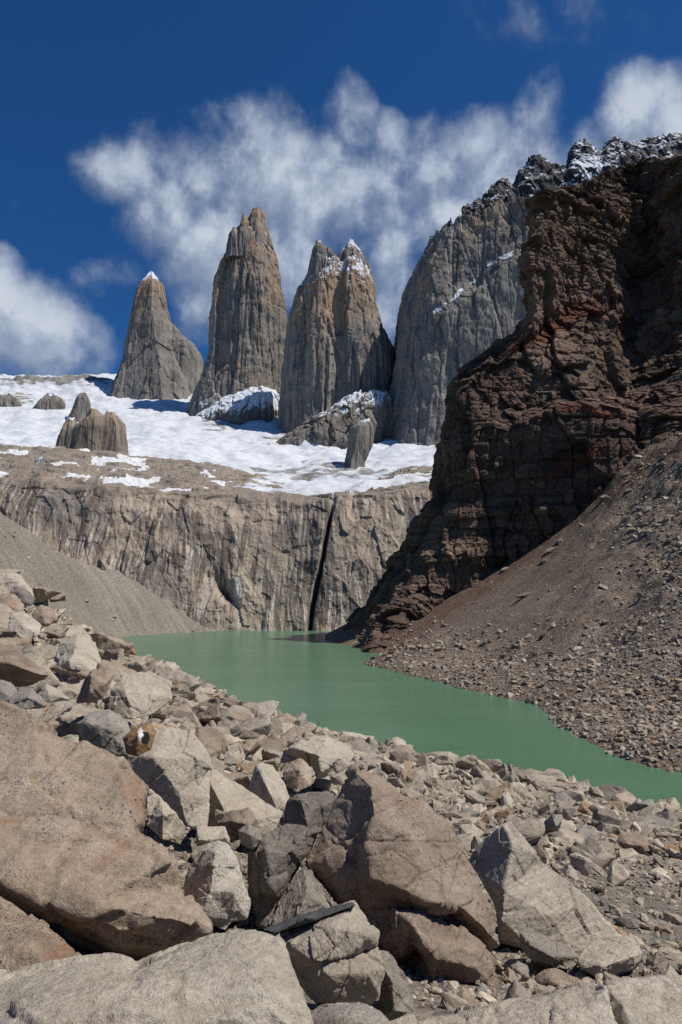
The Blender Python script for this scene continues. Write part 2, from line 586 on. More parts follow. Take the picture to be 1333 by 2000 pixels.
# ------------------------------------------------------------------ lake
lake_me = mesh_np('lake', [(-700, -40, 0), (700, -40, 0), (700, 900, 0), (-700, 900, 0)], [(0, 1, 2, 3)], False)
obj('lake', lake_me, mat_water(), kind='structure', label='milky green glacial lake below the granite headwall', category='lake')
bed = mesh_np('ground', [(-9000, -3000, -12), (9000, -3000, -12), (9000, 15000, -12), (-9000, 15000, -12)], [(0, 1, 2, 3)], False)
gm, gx = new_mat('bare_ground')
finish(gm, gx, gx.ramp(gx.noise(gx.n('ShaderNodeNewGeometry'), .01, 6, .6), [(.3, (.12, .105, .09)), (.7, (.22, .19, .16))]))
obj('ground', bed, gm, kind='structure', label='bare stony ground under and around the lake basin', category='ground')

M_TOWER = mat_tower('pinkish_granite')
M_WALLMT = mat_tower('grey_granite', .55)
M_DARKRIDGE = mat_tower('dark_slate', .0, (.045, .042, .045), (.06, .052, .048), (.07, .055, .045))
M_BUTT = mat_tower('low_granite', .25, (.20, .18, .155), (.27, .21, .15))


# ------------------------------------------------------------------ rock towers: lofted columns with ribbed walls
def loft(rows, Yc, kd=.8, nth=420, nh=520, amp=1.0, seed=0, jag=0.0, n_exp=3.2, lean=0.0, snow_top=0.0, snow_base=0.0, low=None, cols=18.0, snow_from=.7, poly=None, hi_top=1.0):
    """rows: (py, left px, right px), top to bottom, as the outline stands at the distance Yc"""
    R = np.asarray(rows, float)
    R = cr(R, nh)
    py, L, Rr = R[:, 0], R[:, 1], R[:, 2]
    PL = at(L, py, Yc); PR = at(Rr, py, Yc)
    cx = (PL[:, 0] + PR[:, 0]) / 2; rx = (PR[:, 0] - PL[:, 0]) / 2
    z = CAM[2] + ray(L, py)[1] * (Yc - kd * rx * .9)          # the near rim of each course reaches the outline
    z = np.minimum.accumulate(z)
    th = np.linspace(0, 2 * np.pi, nth, endpoint=False)
    c, s = np.cos(th), np.sin(th)
    sx = np.sign(c) * np.abs(c) ** (2 / n_exp); sy = np.sign(s) * np.abs(s) ** (2 / n_exp)
    if poly is not None:
        pv = np.array(poly, float); pn = np.roll(pv, -1, 0)
        ln = np.linalg.norm(pn - pv, axis=1); cum = np.concatenate([[0], np.cumsum(ln)])
        t = np.linspace(0, cum[-1], nth, endpoint=False)
        ix = np.clip(np.searchsorted(cum, t, 'right') - 1, 0, len(pv) - 1)
        fr = ((t - cum[ix]) / ln[ix])[:, None]
        pt = pv[ix] * (1 - fr) + pn[ix] * fr
        sx, sy = pt[:, 0], pt[:, 1]
    hh = np.linspace(0, 1, nh)
    yc = Yc + lean * (1 - hh)
    X = cx[:, None] + rx[:, None] * sx[None]
    Y = yc[:, None] + rx[:, None] * kd * sy[None]
    Z = np.repeat(z[:, None], nth, 1)
    P = np.stack([X, Y, Z], -1)
    if poly is not None:
        tx, ty = np.roll(sx, -2) - np.roll(sx, 2), (np.roll(sy, -2) - np.roll(sy, 2)) * kd
        nx_, ny_ = ty, -tx
        sg = np.sign((nx_ * sx + ny_ * sy).sum())
        nrm = np.stack([np.repeat((nx_ * sg)[None], nh, 0), np.repeat((ny_ * sg)[None], nh, 0), np.zeros((nh, nth))], -1)
    else:
        nrm = np.stack([np.repeat((sx * kd)[None], nh, 0), np.repeat(sy[None], nh, 0), np.zeros((nh, nth))], -1)
    nrm /= np.linalg.norm(nrm, axis=2)[..., None] + 1e-9
    q = P.reshape(-1, 3) + seed * 137.0
    sc = np.median(rx)
    bend = fbm(q / np.array([90, 90, 160.]), 2)[:, None] * np.array([3, 3, 0])
    qq = q + bend
    d = 0
    for cs, zl, am, ck in ((cols * 2.6, 900., 12, 3), (cols * 1.2, 420., 5.5, 1.8), (cols * .55, 170., 2.6, .8)):
        f1, f2, idv = worley(qq / np.array([cs, cs, zl]))
        d += (idv - .5) * am - ck * np.exp(-((f2 - f1) / .05) ** 2)          # pillars parted by cracks
    f1, f2, idv = worley(qq / np.array([cols * .7, cols * .7, 30.]))
    d += (idv - .5) * 2.6
    d += fbm(q / 55., 4) * 8 + ridged(q / np.array([9, 9, 60.]), 3) * .9
    d = d.reshape(nh, nth)
    d = d - np.median(d)
    fade = np.clip(rx / (sc * .8), .25, 1)[:, None]
    P = P + nrm * (d * amp * fade)[..., None]
    if jag:
        jn = ridged(np.stack([P[..., 0].ravel() / 13., P[..., 1].ravel() / 13., np.full(P[..., 0].size, seed + .5)], 1), 3).reshape(nh, nth)
        P[..., 2] += jn * jag * S(1 - hh, .80, 1.0)[:, None]
    hi = np.repeat((1 - hh)[:, None] * hi_top, nth, 1)
    snow = np.full((nh, nth), -.16)
    if snow_top:
        snow += snow_top * S(1 - hh, snow_from, 1.0)[:, None]
    if snow_base:
        snow += snow_base * S(hh, .62, .95)[:, None]
    F = grid_faces(nh, nth, True)
    V = P.reshape(-1, 3)
    top = V[:nth].mean(0) + np.array([0, 0, 1.5])
    return V, F, hi.ravel(), snow.ravel(), top


def tower_obj(name, parts, mat, **props):
    Vs, Fs, H, Sn = [], [], [], []
    o = 0
    for V, F, hi, sn, top in parts:
        nth = F[0, 3] if False else None
        Vs.append(V); Fs.append(F + o); H.append(hi); Sn.append(sn); o += len(V)
    me = mesh_np(name, np.concatenate(Vs), np.concatenate(Fs), True, {'high': np.concatenate(H), 'snow': np.concatenate(Sn)})
    return obj(name, me, mat, **props)


GT = 'granite towers above the glacier'
PLA = [(-1, .1), (-.62, -.72), (.35, -1), (.72, -.72), (1, -.05), (.7, .8), (-.5, .9)]
PLB = [(-1, .15), (-.80, -.62), (-.30, -.95), (.28, -1), (.62, -.80), (1, -.15), (.85, .6), (0, 1), (-.7, .8)]
PLC = [(-1, .2), (-.86, -.55), (-.45, -.95), (-.16, -1), (-.02, -.86), (.12, -.87), (.24, -1.0), (.66, -.86), (1, -.1), (.9, .6), (0, 1), (-.7, .9)]
PLD = [(-1, 0), (-.4, -.9), (.2, -1), (1, -.2), (.5, .9), (-.5, .8)]
tower_obj('rock_tower', [
    loft([(532, 294, 298), (537, 287, 306), (543, 279, 312), (548, 272, 320), (558, 265, 324), (572, 262, 326), (600, 256, 331), (630, 249, 341), (660, 242, 352), (690, 234, 368), (720, 222, 385), (745, 212, 395), (800, 190, 420)], 1900, .85, seed=1, snow_top=.62, snow_from=.60, amp=.6, nh=420, jag=8, poly=PLA),
    loft([(632, 332, 341), (645, 330, 352), (657, 328, 368), (666, 326, 383), (676, 322, 391), (695, 316, 398), (730, 305, 402), (780, 290, 406), (820, 280, 415)], 1905, .9, 300, 220, seed=2, amp=.6, poly=PLB, hi_top=.25)],
    M_TOWER, label='smallest rock tower, a leaning spire with a snowy tip beside a round shoulder', category='rock tower', group=GT)
tower_obj('rock_tower', [
    loft([(446, 458, 526), (456, 449, 530), (470, 446, 534), (480, 440, 540), (488, 432, 543), (505, 428, 546), (540, 420, 552), (575, 415, 557), (600, 412, 560), (640, 409, 561), (690, 402, 563), (730, 388, 564), (770, 370, 566), (800, 355, 568), (850, 335, 570)], 1650, .75, seed=3, snow_top=.42, snow_from=.40, snow_base=.42, amp=.9, jag=14, poly=PLB),
    loft([(409, 494, 508), (411, 491, 516), (418, 486, 519), (432, 481, 522), (450, 476, 526), (500, 470, 534)], 1640, .9, 260, 220, seed=4, amp=.35, snow_top=.25, snow_from=.0, jag=9, cols=7, poly=PLD),
    loft([(421, 474, 478), (426, 472, 484), (436, 468, 490), (446, 464, 494), (460, 460, 500), (500, 456, 506)], 1622, .9, 220, 160, seed=8, amp=.35, snow_top=.42, snow_from=.2, jag=8, cols=7, poly=PLD),
    loft([(446, 455, 462), (452, 449, 468), (464, 446, 474), (500, 442, 480)], 1612, .9, 160, 120, seed=9, amp=.3, snow_top=.42, snow_from=.2, jag=7, cols=7, poly=PLD)],
    M_TOWER, label='tallest rock tower, a single blunt pillar with an orange right edge', category='rock tower', group=GT)
tower_obj('rock_tower', [
    loft([(508, 607, 720), (516, 602, 725), (524, 597, 728), (540, 588, 733), (570, 577, 738), (600, 568, 743), (640, 563, 755), (680, 558, 768), (730, 553, 772), (780, 548, 771), (840, 543, 769), (890, 535, 772)], 1450, .75, seed=5, snow_top=.60, snow_from=.20, snow_base=.36, amp=.9, jag=16, poly=PLC),
    loft([(472, 619, 626), (475, 616, 630), (481, 612, 638), (488, 610, 645), (500, 606, 652), (560, 596, 662)], 1432, .9, 260, 180, seed=6, amp=.35, snow_top=.40, snow_from=.0, jag=12, cols=7, poly=PLD),
    loft([(473, 682, 690), (476, 674, 697), (482, 667, 704), (490, 660, 710), (502, 655, 717), (560, 650, 724)], 1440, .9, 260, 180, seed=7, amp=.35, snow_top=.66, snow_from=.0, jag=11, cols=7, poly=PLD),
    loft([(484, 640, 646), (489, 636, 652), (498, 632, 658), (540, 626, 662)], 1425, .9, 160, 120, seed=10, amp=.3, snow_top=.3, snow_from=.1, jag=9, cols=6, poly=PLD)],
    M_TOWER, label='broad rock tower with two snowy summits, right of the tallest tower', category='rock tower', group=GT)


# ------------------------------------------------------------------ sheets: cliffs given by rows of points
def sheet(rows, nv, nu, lin=False):
    A = np.array([[at(*p) for p in r] for r in rows])
    A = cr(A, nv, 0, lin)
    return cr(A, nu, 1, lin)


# the long granite wall to the right, its snowy ledge climbing to the crest
rows = [
    [(900, 520, 1900), (868, 470, 1560), (850, 470, 1400), (872, 440, 1330), (930, 424, 1300), (990, 396, 1280), (1045, 405, 1260), (1140, 430, 1260), (1333, 430, 1250), (1600, 430, 1240)],
    [(880, 520, 1900), (836, 500, 1560), (830, 500, 1400), (862, 480, 1300), (930, 470, 1280), (990, 450, 1265), (1045, 450, 1250), (1140, 460, 1250), (1333, 460, 1240), (1600, 460, 1230)],
    [(840, 600, 1900), (800, 560, 1560), (801, 560, 1390), (840, 560, 1280), (920, 560, 1262), (990, 500, 1250), (1045, 490, 1240), (1140, 480, 1240), (1333, 480, 1230), (1600, 480, 1220)],
    [(830, 640, 1900), (782, 620, 1560), (784, 620, 1390), (830, 625, 1262), (920, 590, 1235), (990, 520, 1228), (1045, 510, 1220), (1140, 560, 1220), (1333, 560, 1210), (1600, 560, 1200)],
    [(820, 740, 1900), (772, 720, 1560), (774, 720, 1380), (825, 720, 1245), (920, 720, 1215), (990, 720, 1200), (1045, 720, 1200), (1140, 720, 1200), (1333, 720, 1190), (1600, 720, 1180)],
    [(810, 830, 1900), (757, 820, 1540), (760, 820, 1360), (815, 830, 1225), (900, 830, 1200), (990, 830, 1190), (1045, 830, 1190), (1140, 830, 1190), (1333, 830, 1180), (1600, 830, 1170)],
    [(800, 950, 1900), (735, 930, 1500), (732, 930, 1330), (800, 930, 1200), (900, 930, 1180), (990, 930, 1170), (1045, 930, 1170), (1140, 930, 1170), (1333, 930, 1160), (1600, 930, 1150)]]
P = sheet(rows, 520, 760)
nv, nu = P.shape[:2]
nr = grid_normals(P)
if nr[nv // 2, nu // 2, 1] > 0:
    nr = -nr
q = P.reshape(-1, 3)
bend = fbm(q / np.array([70, 70, 140.]), 2)[:, None] * np.array([2, 2, 0])
qq = q + bend
d = 0
for cs, zl, am, ck in ((70, 900., 13, 2.2), (28, 420., 5.0, 1.2), (10, 110., 1.3, .4)):
    f1, f2, idv = worley(qq / np.array([cs, cs, zl]))
    d += (idv - .5) * am - ck * np.exp(-((f2 - f1) / .05) ** 2)
d += (worley(qq / np.array([12, 12, 24.]))[2] - .5) * 2.2 + fbm(q / 50., 4) * 7 + ridged(q / np.array([9, 9, 40.]), 3) * .4
P = P + nr * d.reshape(nv, nu)[..., None]
hh = np.linspace(1, 0, nv)[:, None]
jn = ridged(np.stack([P[..., 0].ravel() / 15., P[..., 1].ravel() / 40., np.full(nv * nu, 3.3)], 1), 4).reshape(nv, nu)
P[..., 2] += np.maximum(jn, -.5) * 20 * S(hh, .86, 1.0)
px, py = project(P)
led = np.interp(px, [820, 840, 880, 900, 930, 960, 1010, 1045], [628, 612, 590, 568, 545, 512, 490, 478])
band = np.exp(-((py - led) / 7.0) ** 2) * S(px, 815, 860)
snow = -.2 + band * (.75 + .5 * fbm(np.stack([px.ravel() / 30, py.ravel() / 30, np.zeros(px.size)], 1), 3).reshape(nv, nu) * 2)
snow += .18 * S(px, 900, 1010) * S(-py, -500, -400)
hi = S(led - py, -20, 60) * .85
me = mesh_np('granite_wall', P.reshape(-1, 3), grid_faces(nv, nu), True, {'high': hi.ravel(), 'snow': snow.ravel()})
obj('granite_wall', me, M_WALLMT, label='long grey granite wall with a slanting snowy ledge, right of the towers', category='rock wall')

# the dark, snow-dusted crest that tops that wall
rows = [
    [(905, 425, 1420), (940, 410, 1420), (968, 382, 1420), (985, 372, 1420), (1005, 382, 1420), (1025, 345, 1420), (1050, 325, 1420), (1085, 345, 1420), (1105, 345, 1420), (1128, 298, 1420), (1142, 288, 1420), (1168, 318, 1420), (1200, 293, 1420), (1230, 300, 1420), (1275, 290, 1420), (1333, 282, 1420), (1480, 270, 1420)],
    [(905, 435, 1370), (940, 430, 1370), (968, 405, 1370), (985, 400, 1370), (1005, 400, 1370), (1025, 375, 1370), (1050, 352, 1370), (1085, 362, 1370), (1105, 365, 1370), (1125, 330, 1370), (1150, 322, 1370), (1168, 335, 1370), (1200, 318, 1370), (1230, 322, 1370), (1275, 315, 1370), (1333, 310, 1370), (1480, 300, 1370)],
    [(x, y + 160, 1330) for x, y in ((905, 435), (940, 430), (968, 405), (985, 400), (1005, 400), (1025, 375), (1050, 352), (1085, 362), (1105, 365), (1125, 330), (1150, 322), (1168, 335), (1200, 318), (1230, 322), (1275, 315), (1333, 310), (1480, 300))]]
back = [(p[0], p[1] + 60, 1540) for p in rows[0]]
P = sheet([back] + rows, 260, 700)
nv, nu = P.shape[:2]
nr = grid_normals(P)
if nr[nv * 3 // 4, nu // 2, 1] > 0:
    nr = -nr
q = P.reshape(-1, 3)
d = ridged(q / np.array([40, 40, 70.]), 5) * 10 + (worley(q / np.array([16, 16, 40.]))[2] - .5) * 7 + fbm(q / 6., 4) * 1.2
P = P + nr * d.reshape(nv, nu)[..., None]
jn = ridged(np.stack([P[..., 0].ravel() / 11., P[..., 1].ravel() / 30., np.full(nv * nu, 1.3)], 1), 3).reshape(nv, nu)
P[..., 2] += 8 + jn * 14 * np.exp(-((np.linspace(0, 3, nv) - 1) / .35) ** 2)[:, None]
px, py = project(P)
snow = .16 + .4 * np.exp(-(((px - 1152) / 26) ** 2 + ((py - 335) / 30) ** 2)) + .1 * S(px, 1090, 1130)
me = mesh_np('dark_crest', P.reshape(-1, 3), grid_faces(nv, nu), True, {'high': np.zeros(nv * nu), 'snow': snow.ravel()})
obj('mountain_crest', me, M_DARKRIDGE, label='jagged dark mountain crest dusted with snow, above the granite wall', category='mountain crest')

# ------------------------------------------------------------------ headwall and the slabs above it
HX = [-420, -200, 0, 100, 200, 300, 400, 500, 600, 700, 800, 900, 1000, 1150]
def hrow(py, Y):
    if not isinstance(py, (list, tuple)):
        py = [py] * len(HX)
    if not isinstance(Y, (list, tuple)):
        Y = [Y] * len(HX)
    return [(x, p, y) for x, p, y in zip(HX, py, Y)]
rows = [hrow(1000, 1100),
        hrow([840, 860, 880, 884, 892, 905, 915, 935, 955, 950, 925, 915, 905, 890], 1000),
        hrow([880, 890, 905, 905, 915, 925, 935, 955, 970, 962, 938, 925, 915, 905], 830),
        hrow([905, 915, 925, 928, 935, 948, 958, 972, 978, 970, 950, 940, 930, 920], 715),
        hrow([932, 932, 942, 947, 957, 965, 972, 980, 984, 978, 966, 958, 948, 938], 642),
        hrow([962, 962, 966, 972, 982, 990, 998, 1003, 1004, 1000, 990, 984, 974, 964], 628),
        hrow(1060, [600, 602, 606, 608, 612, 612, 612, 614, 612, 608, 606, 604, 600, 596]),
        hrow(1140, [580, 582, 588, 590, 594, 596, 598, 600, 598, 594, 592, 590, 588, 586]),
        hrow(1200, [572, 574, 578, 580, 582, 584, 586, 588, 587, 586, 585, 584, 582, 580]),
        hrow(1250, [568, 570, 572, 573, 574, 575, 576, 578, 578, 578, 578, 578, 577, 576])]
P = sheet(rows, 620, 1000)
nv, nu = P.shape[:2]
nr = grid_normals(P)
if nr[-20, nu // 2, 1] > 0:
    nr = -nr
px, py = project(P)
q = P.reshape(-1, 3)
steep = S(np.linspace(0, 9, nv), 3.6, 4.8)[:, None]
d1 = (-np.abs(perlin(q / np.array([26, 26, 130.]))) * 5 + ridged(q / np.array([8, 8, 70.]), 4) * 1.4 + (worley(q / np.array([16, 16, 55.]))[2] - .5) * 2.4 + fbm(q / 14., 5) * 1.6 + (worley(q / np.array([6, 6, 9.]))[2] - .5) * .9).reshape(nv, nu)
d2 = (ridged(q / np.array([60, 40, 25.]), 6) * 7 + fbm(q / 18., 5) * 4 + (worley(q / np.array([24, 15, 5.]))[2] - .5) * 5).reshape(nv, nu)
d = d1 * steep + d2 * (1 - steep)
chx = np.interp(py, [985, 1010, 1060, 1120, 1180, 1232], [652, 645, 636, 626, 611, 606])
chim = np.exp(-((px - chx) / 3.8) ** 2) * S(py, 975, 1010)
d -= chim * 16
scar_x = np.interp(py, [1120, 1190], [420, 462])
scar = np.exp(-((px - scar_x) / 13) ** 2) * np.exp(-((py - 1155) / 28) ** 2)
d -= scar * 9
step = S(px, 598, 640) * 6
d += step * steep
P = P + nr * d[..., None]
darken = np.clip(chim * .55 + scar * .8 + .8 * np.exp(-((px - 600) / 18) ** 2 - ((py - 1112 - (px - 600) * .6) / 6) ** 2), 0, 1)  # darker along the chimney and scar grooves and a slanting strip
ice = .72 * np.exp(-(((px - 462) / 18) ** 2 + ((py - 1152) / 46) ** 2)) + .55 * np.exp(-(((px - 357) / 14) ** 2 + ((py - 1180) / 40) ** 2)) + .75 * np.exp(-(((px - 652) / 4) ** 2 + ((py - 985) / 18) ** 2)) + .3 * np.exp(-(((px - 545) / 60) ** 2 + ((py - 1190) / 40) ** 2))
pat = fbm(np.stack([P[..., 0].ravel() / 42., P[..., 1].ravel() / 48., np.full(px.size, 4.4)], 1), 5).reshape(nv, nu)
ice = ice + S(pat, .07, .17) * 1.1 * S(-py, -985, -965) * S(np.linspace(9, 0, nv), 4.9, 5.3)[:, None]
wall_uv = np.stack([P[..., 0], P[..., 2], np.zeros((nv, nu))], -1)
slab = np.repeat(1 - steep, nu, 1) if steep.shape[1] == 1 else 1 - steep
me = mesh_np('headwall', P.reshape(-1, 3), grid_faces(nv, nu), True, {'wall': wall_uv.reshape(-1, 3), 'darken': darken.ravel(), 'ice': ice.ravel(), 'slab': slab.ravel()})
obj('headwall_cliff', me, mat_headwall(), label='streaked tan granite cliff with a dark chimney, rising straight from the green lake', category='cliff')

# ------------------------------------------------------------------ glacier
gl = []
for px_ in (-900, -300, 0, 150, 300, 450, 600, 750, 900, 1300):
    for py_, Y_ in ((958, 850), (926, 1000), (902, 1150), (878, 1300), (842, 1500), (796, 1800), (762, 2000)):
        off = np.interp(px_, [-900, 0, 250, 450, 600, 750, 900, 1300], [-60, -42, -30, -12, 8, 6, -14, -20]) * (1 if Y_ < 1300 else .45)
        if Y_ >= 1800 and px_ <= 150:
            off = -16
        gl.append(at(px_, py_ + off, Y_))
for k_, px_ in enumerate(HX):
    gl.append(at(px_, rows[3][k_][1], 715)); gl.append(at(px_, rows[4][k_][1] - 1, 640)); gl.append(at(px_, rows[5][k_][1] - 14, 600))
for px_, py_ in ((-600, 730), (-200, 742), (0, 748), (60, 746), (120, 748), (180, 746), (240, 735), (330, 735)):
    gl.append(at(px_, py_, 2150)); gl.append(at(px_, py_ + 22, 2350))
for px_ in (500, 800, 1200):
    gl.append(at(px_, 745, 2200))
GL = RBF(gl, 1e-4)
xs = np.linspace(-1250, 900, 620); ys = np.concatenate([np.linspace(640, 1300, 400), np.linspace(1304, 2400, 270)])
XX, YY = np.meshgrid(xs, ys)
Zs = GL(XX, YY)
q = np.stack([XX.ravel(), YY.ravel(), np.zeros(XX.size)], 1)
n = fbm(q / 90., 5).reshape(XX.shape)
swell = ridged(q / np.array([160, 60, 1.]), 4).reshape(XX.shape)
Z = Zs + n * 9 * S(YY, 640, 900) + swell * 7 * S(YY, 900, 1200) + fbm(q / 22., 4).reshape(XX.shape) * 2.2
bump_ = ridged(q / np.array([28, 14, 1.]), 5).reshape(XX.shape)
P = np.stack([XX, YY, Z], -1)
px, py = project(P)
ragged = fbm(q / np.array([70, 40, 1.]), 6).reshape(XX.shape)
lowz = np.interp(px, [0, 120, 300, 400, 470, 540, 620, 700, 800, 860], [-22, -18, -11, -5, 2, 7, 11, 13, 9, 7])
upz = np.interp(px, [0, 120, 300, 420, 520, 640, 760, 850], [3, 4, 6, 8, 12, 16, 16, 14])
kz = S(py, 868, 925)
thick = upz * (1 - kz) + lowz * kz + ragged * 17
lip = S(-YY, -705, -645)
thick = thick * (1 - lip) - 16 * lip
P[..., 2] += thick
ice = S(px, 690, 760) * S(-px, -900, -800) + 0
crev = np.maximum(0, bump_ - .25) * 9 * np.exp(-(((px - 690) / 60) ** 2 + ((py - 885) / 18) ** 2))
P[..., 2] -= crev
rr = ridged(q / np.array([70, 70, 1.]), 5).reshape(XX.shape)
dirt = np.clip(S(py, 880, 940) * .55 + 1.0 * np.exp(-(((px - 30) / 75) ** 2 + ((py - 788) / 20) ** 2)) + 1.1 * np.exp(-(((px - 40) / 90) ** 2 + ((py - 885) / 22) ** 2)) + 1.3 * np.exp(-((py - 752) / 10) ** 2) * S(-px, -240, -170) + 1.0 * np.exp(-(((px - 430) / 62) ** 2 + ((py - 838) / 20) ** 2)) + .95 * np.exp(-(((px - 560) / 60) ** 2 + ((py - 868) / 18) ** 2)) + .9 * np.exp(-(((px - 290) / 80) ** 2 + ((py - 758) / 9) ** 2)) + .7 * np.exp(-(((px - 250) / 120) ** 2 + ((py - 905) / 14) ** 2)) + .42 * np.exp(-(((px - 620) / 150) ** 2 + ((py - 935) / 26) ** 2)) + .3 * np.exp(-(((px - 480) / 160) ** 2 + ((py - 880) / 12) ** 2)), 0, 1.5)
rock_up = dirt * np.maximum(rr, 0) * 22 * S(YY, 1500, 1900)
P[..., 2] += rock_up
me = mesh_np('glacier', P.reshape(-1, 3), grid_faces(*XX.shape)[:, ::-1] if False else grid_faces(*XX.shape), True, {'dirt': dirt.ravel()})
obj('snowfield', me, mat_snow(), kind='structure', label='white glacier snowfield under the granite towers', category='snowfield')

# rock ribs where the towers meet the snow
tower_obj('rock_buttress', [
    loft([(772, 690, 758), (790, 645, 768), (810, 605, 768), (828, 572, 766), (845, 545, 764), (860, 522, 758), (875, 508, 740), (895, 502, 690), (920, 500, 660)], 1335, .72, 460, 260, amp=1.0, seed=21, cols=18, snow_top=.55, snow_from=.45, snow_base=.2, n_exp=2.6, jag=14, poly=PLC)],
    M_BUTT, label='low rock buttress with snow patches, under the twin-summit tower', category='buttress', group='buttresses under the towers')
tower_obj('rock_buttress', [
    loft([(758, 470, 540), (775, 430, 551), (790, 400, 552), (808, 375, 548), (825, 362, 536), (842, 364, 512), (858, 376, 486), (880, 390, 470)], 1585, .72, 420, 240, amp=.7, seed=22, cols=15, snow_top=1.15, snow_from=.22, snow_base=.35, n_exp=2.6, jag=5, poly=PLB)],
    M_BUTT, label='snow-covered rock buttress under the tallest tower', category='buttress', group='buttresses under the towers')


# ------------------------------------------------------------------ dark cliff on the right shore
rows = [
    [(1120, 420, 560), (1045, 440, 540), (1040, 420, 520), (1110, 400, 520), (1190, 360, 520), (1256, 350, 510), (1333, 350, 440), (1520, 300, 345), (1750, 260, 280)],
    [(1100, 400, 520), (1041, 392, 452), (1058, 387, 436), (1110, 376, 428), (1190, 332, 430), (1252, 322, 436), (1333, 318, 372), (1520, 250, 290), (1750, 150, 235)],
    [(1090, 470, 520), (1031, 470, 450), (1048, 470, 420), (1112, 440, 412), (1190, 430, 415), (1250, 430, 422), (1333, 440, 362), (1510, 400, 285), (1740, 330, 232)],
    [(1090, 500, 520), (1018, 492, 450), (1030, 492, 416), (1110, 500, 404), (1190, 500, 406), (1252, 500, 416), (1333, 520, 355), (1500, 500, 280), (1730, 450, 230)],
    [(1090, 600, 520), (1032, 600, 448), (1046, 600, 414), (1105, 588, 398), (1190, 575, 398), (1238, 580, 408), (1333, 600, 346), (1490, 600, 276), (1710, 560, 228)],
    [(1080, 650, 520), (1020, 642, 446), (1034, 642, 410), (1075, 640, 390), (1170, 610, 384), (1230, 640, 400), (1333, 660, 340), (1485, 680, 272), (1700, 640, 226)],
    [(1040, 700, 520), (960, 692, 440), (985, 694, 402), (1050, 668, 384), (1165, 660, 380), (1226, 690, 396), (1333, 710, 336), (1480, 740, 270), (1690, 720, 224)],
    [(960, 780, 520), (880, 764, 438), (905, 768, 394), (990, 745, 376), (1130, 740, 374), (1222, 760, 388), (1333, 770, 332), (1470, 800, 268), (1680, 790, 222)],
    [(945, 830, 520), (871, 830, 436), (896, 830, 388), (990, 800, 372), (1130, 786, 368), (1224, 790, 380), (1333, 800, 328), (1460, 830, 264), (1670, 830, 220)],
    [(940, 890, 520), (866, 890, 434), (892, 885, 384), (990, 845, 366), (1130, 815, 352), (1246, 818, 362), (1333, 830, 322), (1450, 860, 260), (1660, 870, 218)],
    [(925, 980, 520), (848, 975, 432), (886, 965, 380), (990, 925, 362), (1130, 885, 348), (1250, 862, 352), (1333, 880, 318), (1440, 920, 258), (1650, 930, 216)],
    [(870, 1060, 520), (792, 1052, 430), (852, 1060, 376), (960, 1020, 360), (1110, 965, 346), (1246, 915, 346), (1333, 930, 312), (1440, 980, 256), (1650, 1000, 214)],
    [(820, 1150, 520), (738, 1150, 428), (800, 1150, 366), (905, 1110, 362), (1090, 1040, 346), (1236, 985, 338), (1333, 1000, 306), (1440, 1060, 252), (1650, 1080, 212)],
    [(780, 1252, 520), (688, 1254, 424), (732, 1284, 318), (880, 1240, 366), (1080, 1140, 344), (1226, 1080, 334), (1333, 1100, 300), (1440, 1180, 250), (1650, 1200, 210)]]
RY = [470, 424, 420, 416, 410, 402, 390, 368, 358, 340, 326, 314, 306, 300]
for k, r in enumerate(rows):
    f = [1, 1, 1, 1, 1, 1, .75, .35, .2, .1, .1, .1, .1, .1][k]
    for i_, add in ((3, 10), (4, 24), (5, 40)):
        r[i_] = (r[i_][0], r[i_][1], r[i_][2] + add * f)
    r[6] = (r[6][0], r[6][1], RY[k])
    r[1] = (r[1][0], r[1][1], r[1][2] - max(0, 58 - 4.6 * k)); r[2] = (r[2][0], r[2][1], r[2][2] - max(0, 50 - 4.8 * k))
    back_y = r[1][2] + 22 if k else 480
    r[0] = (r[0][0], r[0][1] + (110 if k < 9 else 0), back_y)
    r[7] = (1520, 330 + (1180 - 330) * max(0, k - 1) / 12, 412 - 120 * k / 13)
    r[8] = (1750, 420 + (1200 - 420) * max(0, k - 1) / 12, 390 - 130 * k / 13)
rows[0] = [(x, y + 60, min(Y, rows[1][i_][2] + 22)) for i_, (x, y, Y) in enumerate(rows[0])]
r1 = rows[1]
rows[1] = [r1[0], r1[1], r1[2], r1[3], (r1[4][0], 333, r1[4][2] + 42), (r1[5][0], 322, r1[5][2] + 40), r1[6], r1[7], r1[8]]
rows.insert(2, [(r1[0][0], r1[0][1] + 6, r1[0][2]), (1041, 394, r1[1][2]), (1058, 391, r1[2][2]), (1110, 382, r1[3][2] + 8), (1190, 383, r1[4][2] + 36), (1252, 378, r1[5][2] + 34), (1333, 350, r1[6][2] - 1), (r1[7][0], r1[7][1] + 10, r1[7][2]), (r1[8][0], r1[8][1] + 10, r1[8][2])])
rows.insert(3, [(r1[0][0], r1[0][1] + 12, r1[0][2]), (1040, 398, r1[1][2]), (1057, 396, r1[2][2] - 1), (1110, 387, r1[3][2] - 1), (1190, 391, r1[4][2] - 1), (1252, 394, r1[5][2]), (1333, 372, r1[6][2] - 2), (r1[7][0], r1[7][1] + 20, r1[7][2]), (r1[8][0], r1[8][1] + 20, r1[8][2])])
P = sheet(rows, 820, 640)
nv, nu = P.shape[:2]
nr = grid_normals(P)
if nr[nv // 2, nu // 2, 1] > 0:
    nr = -nr
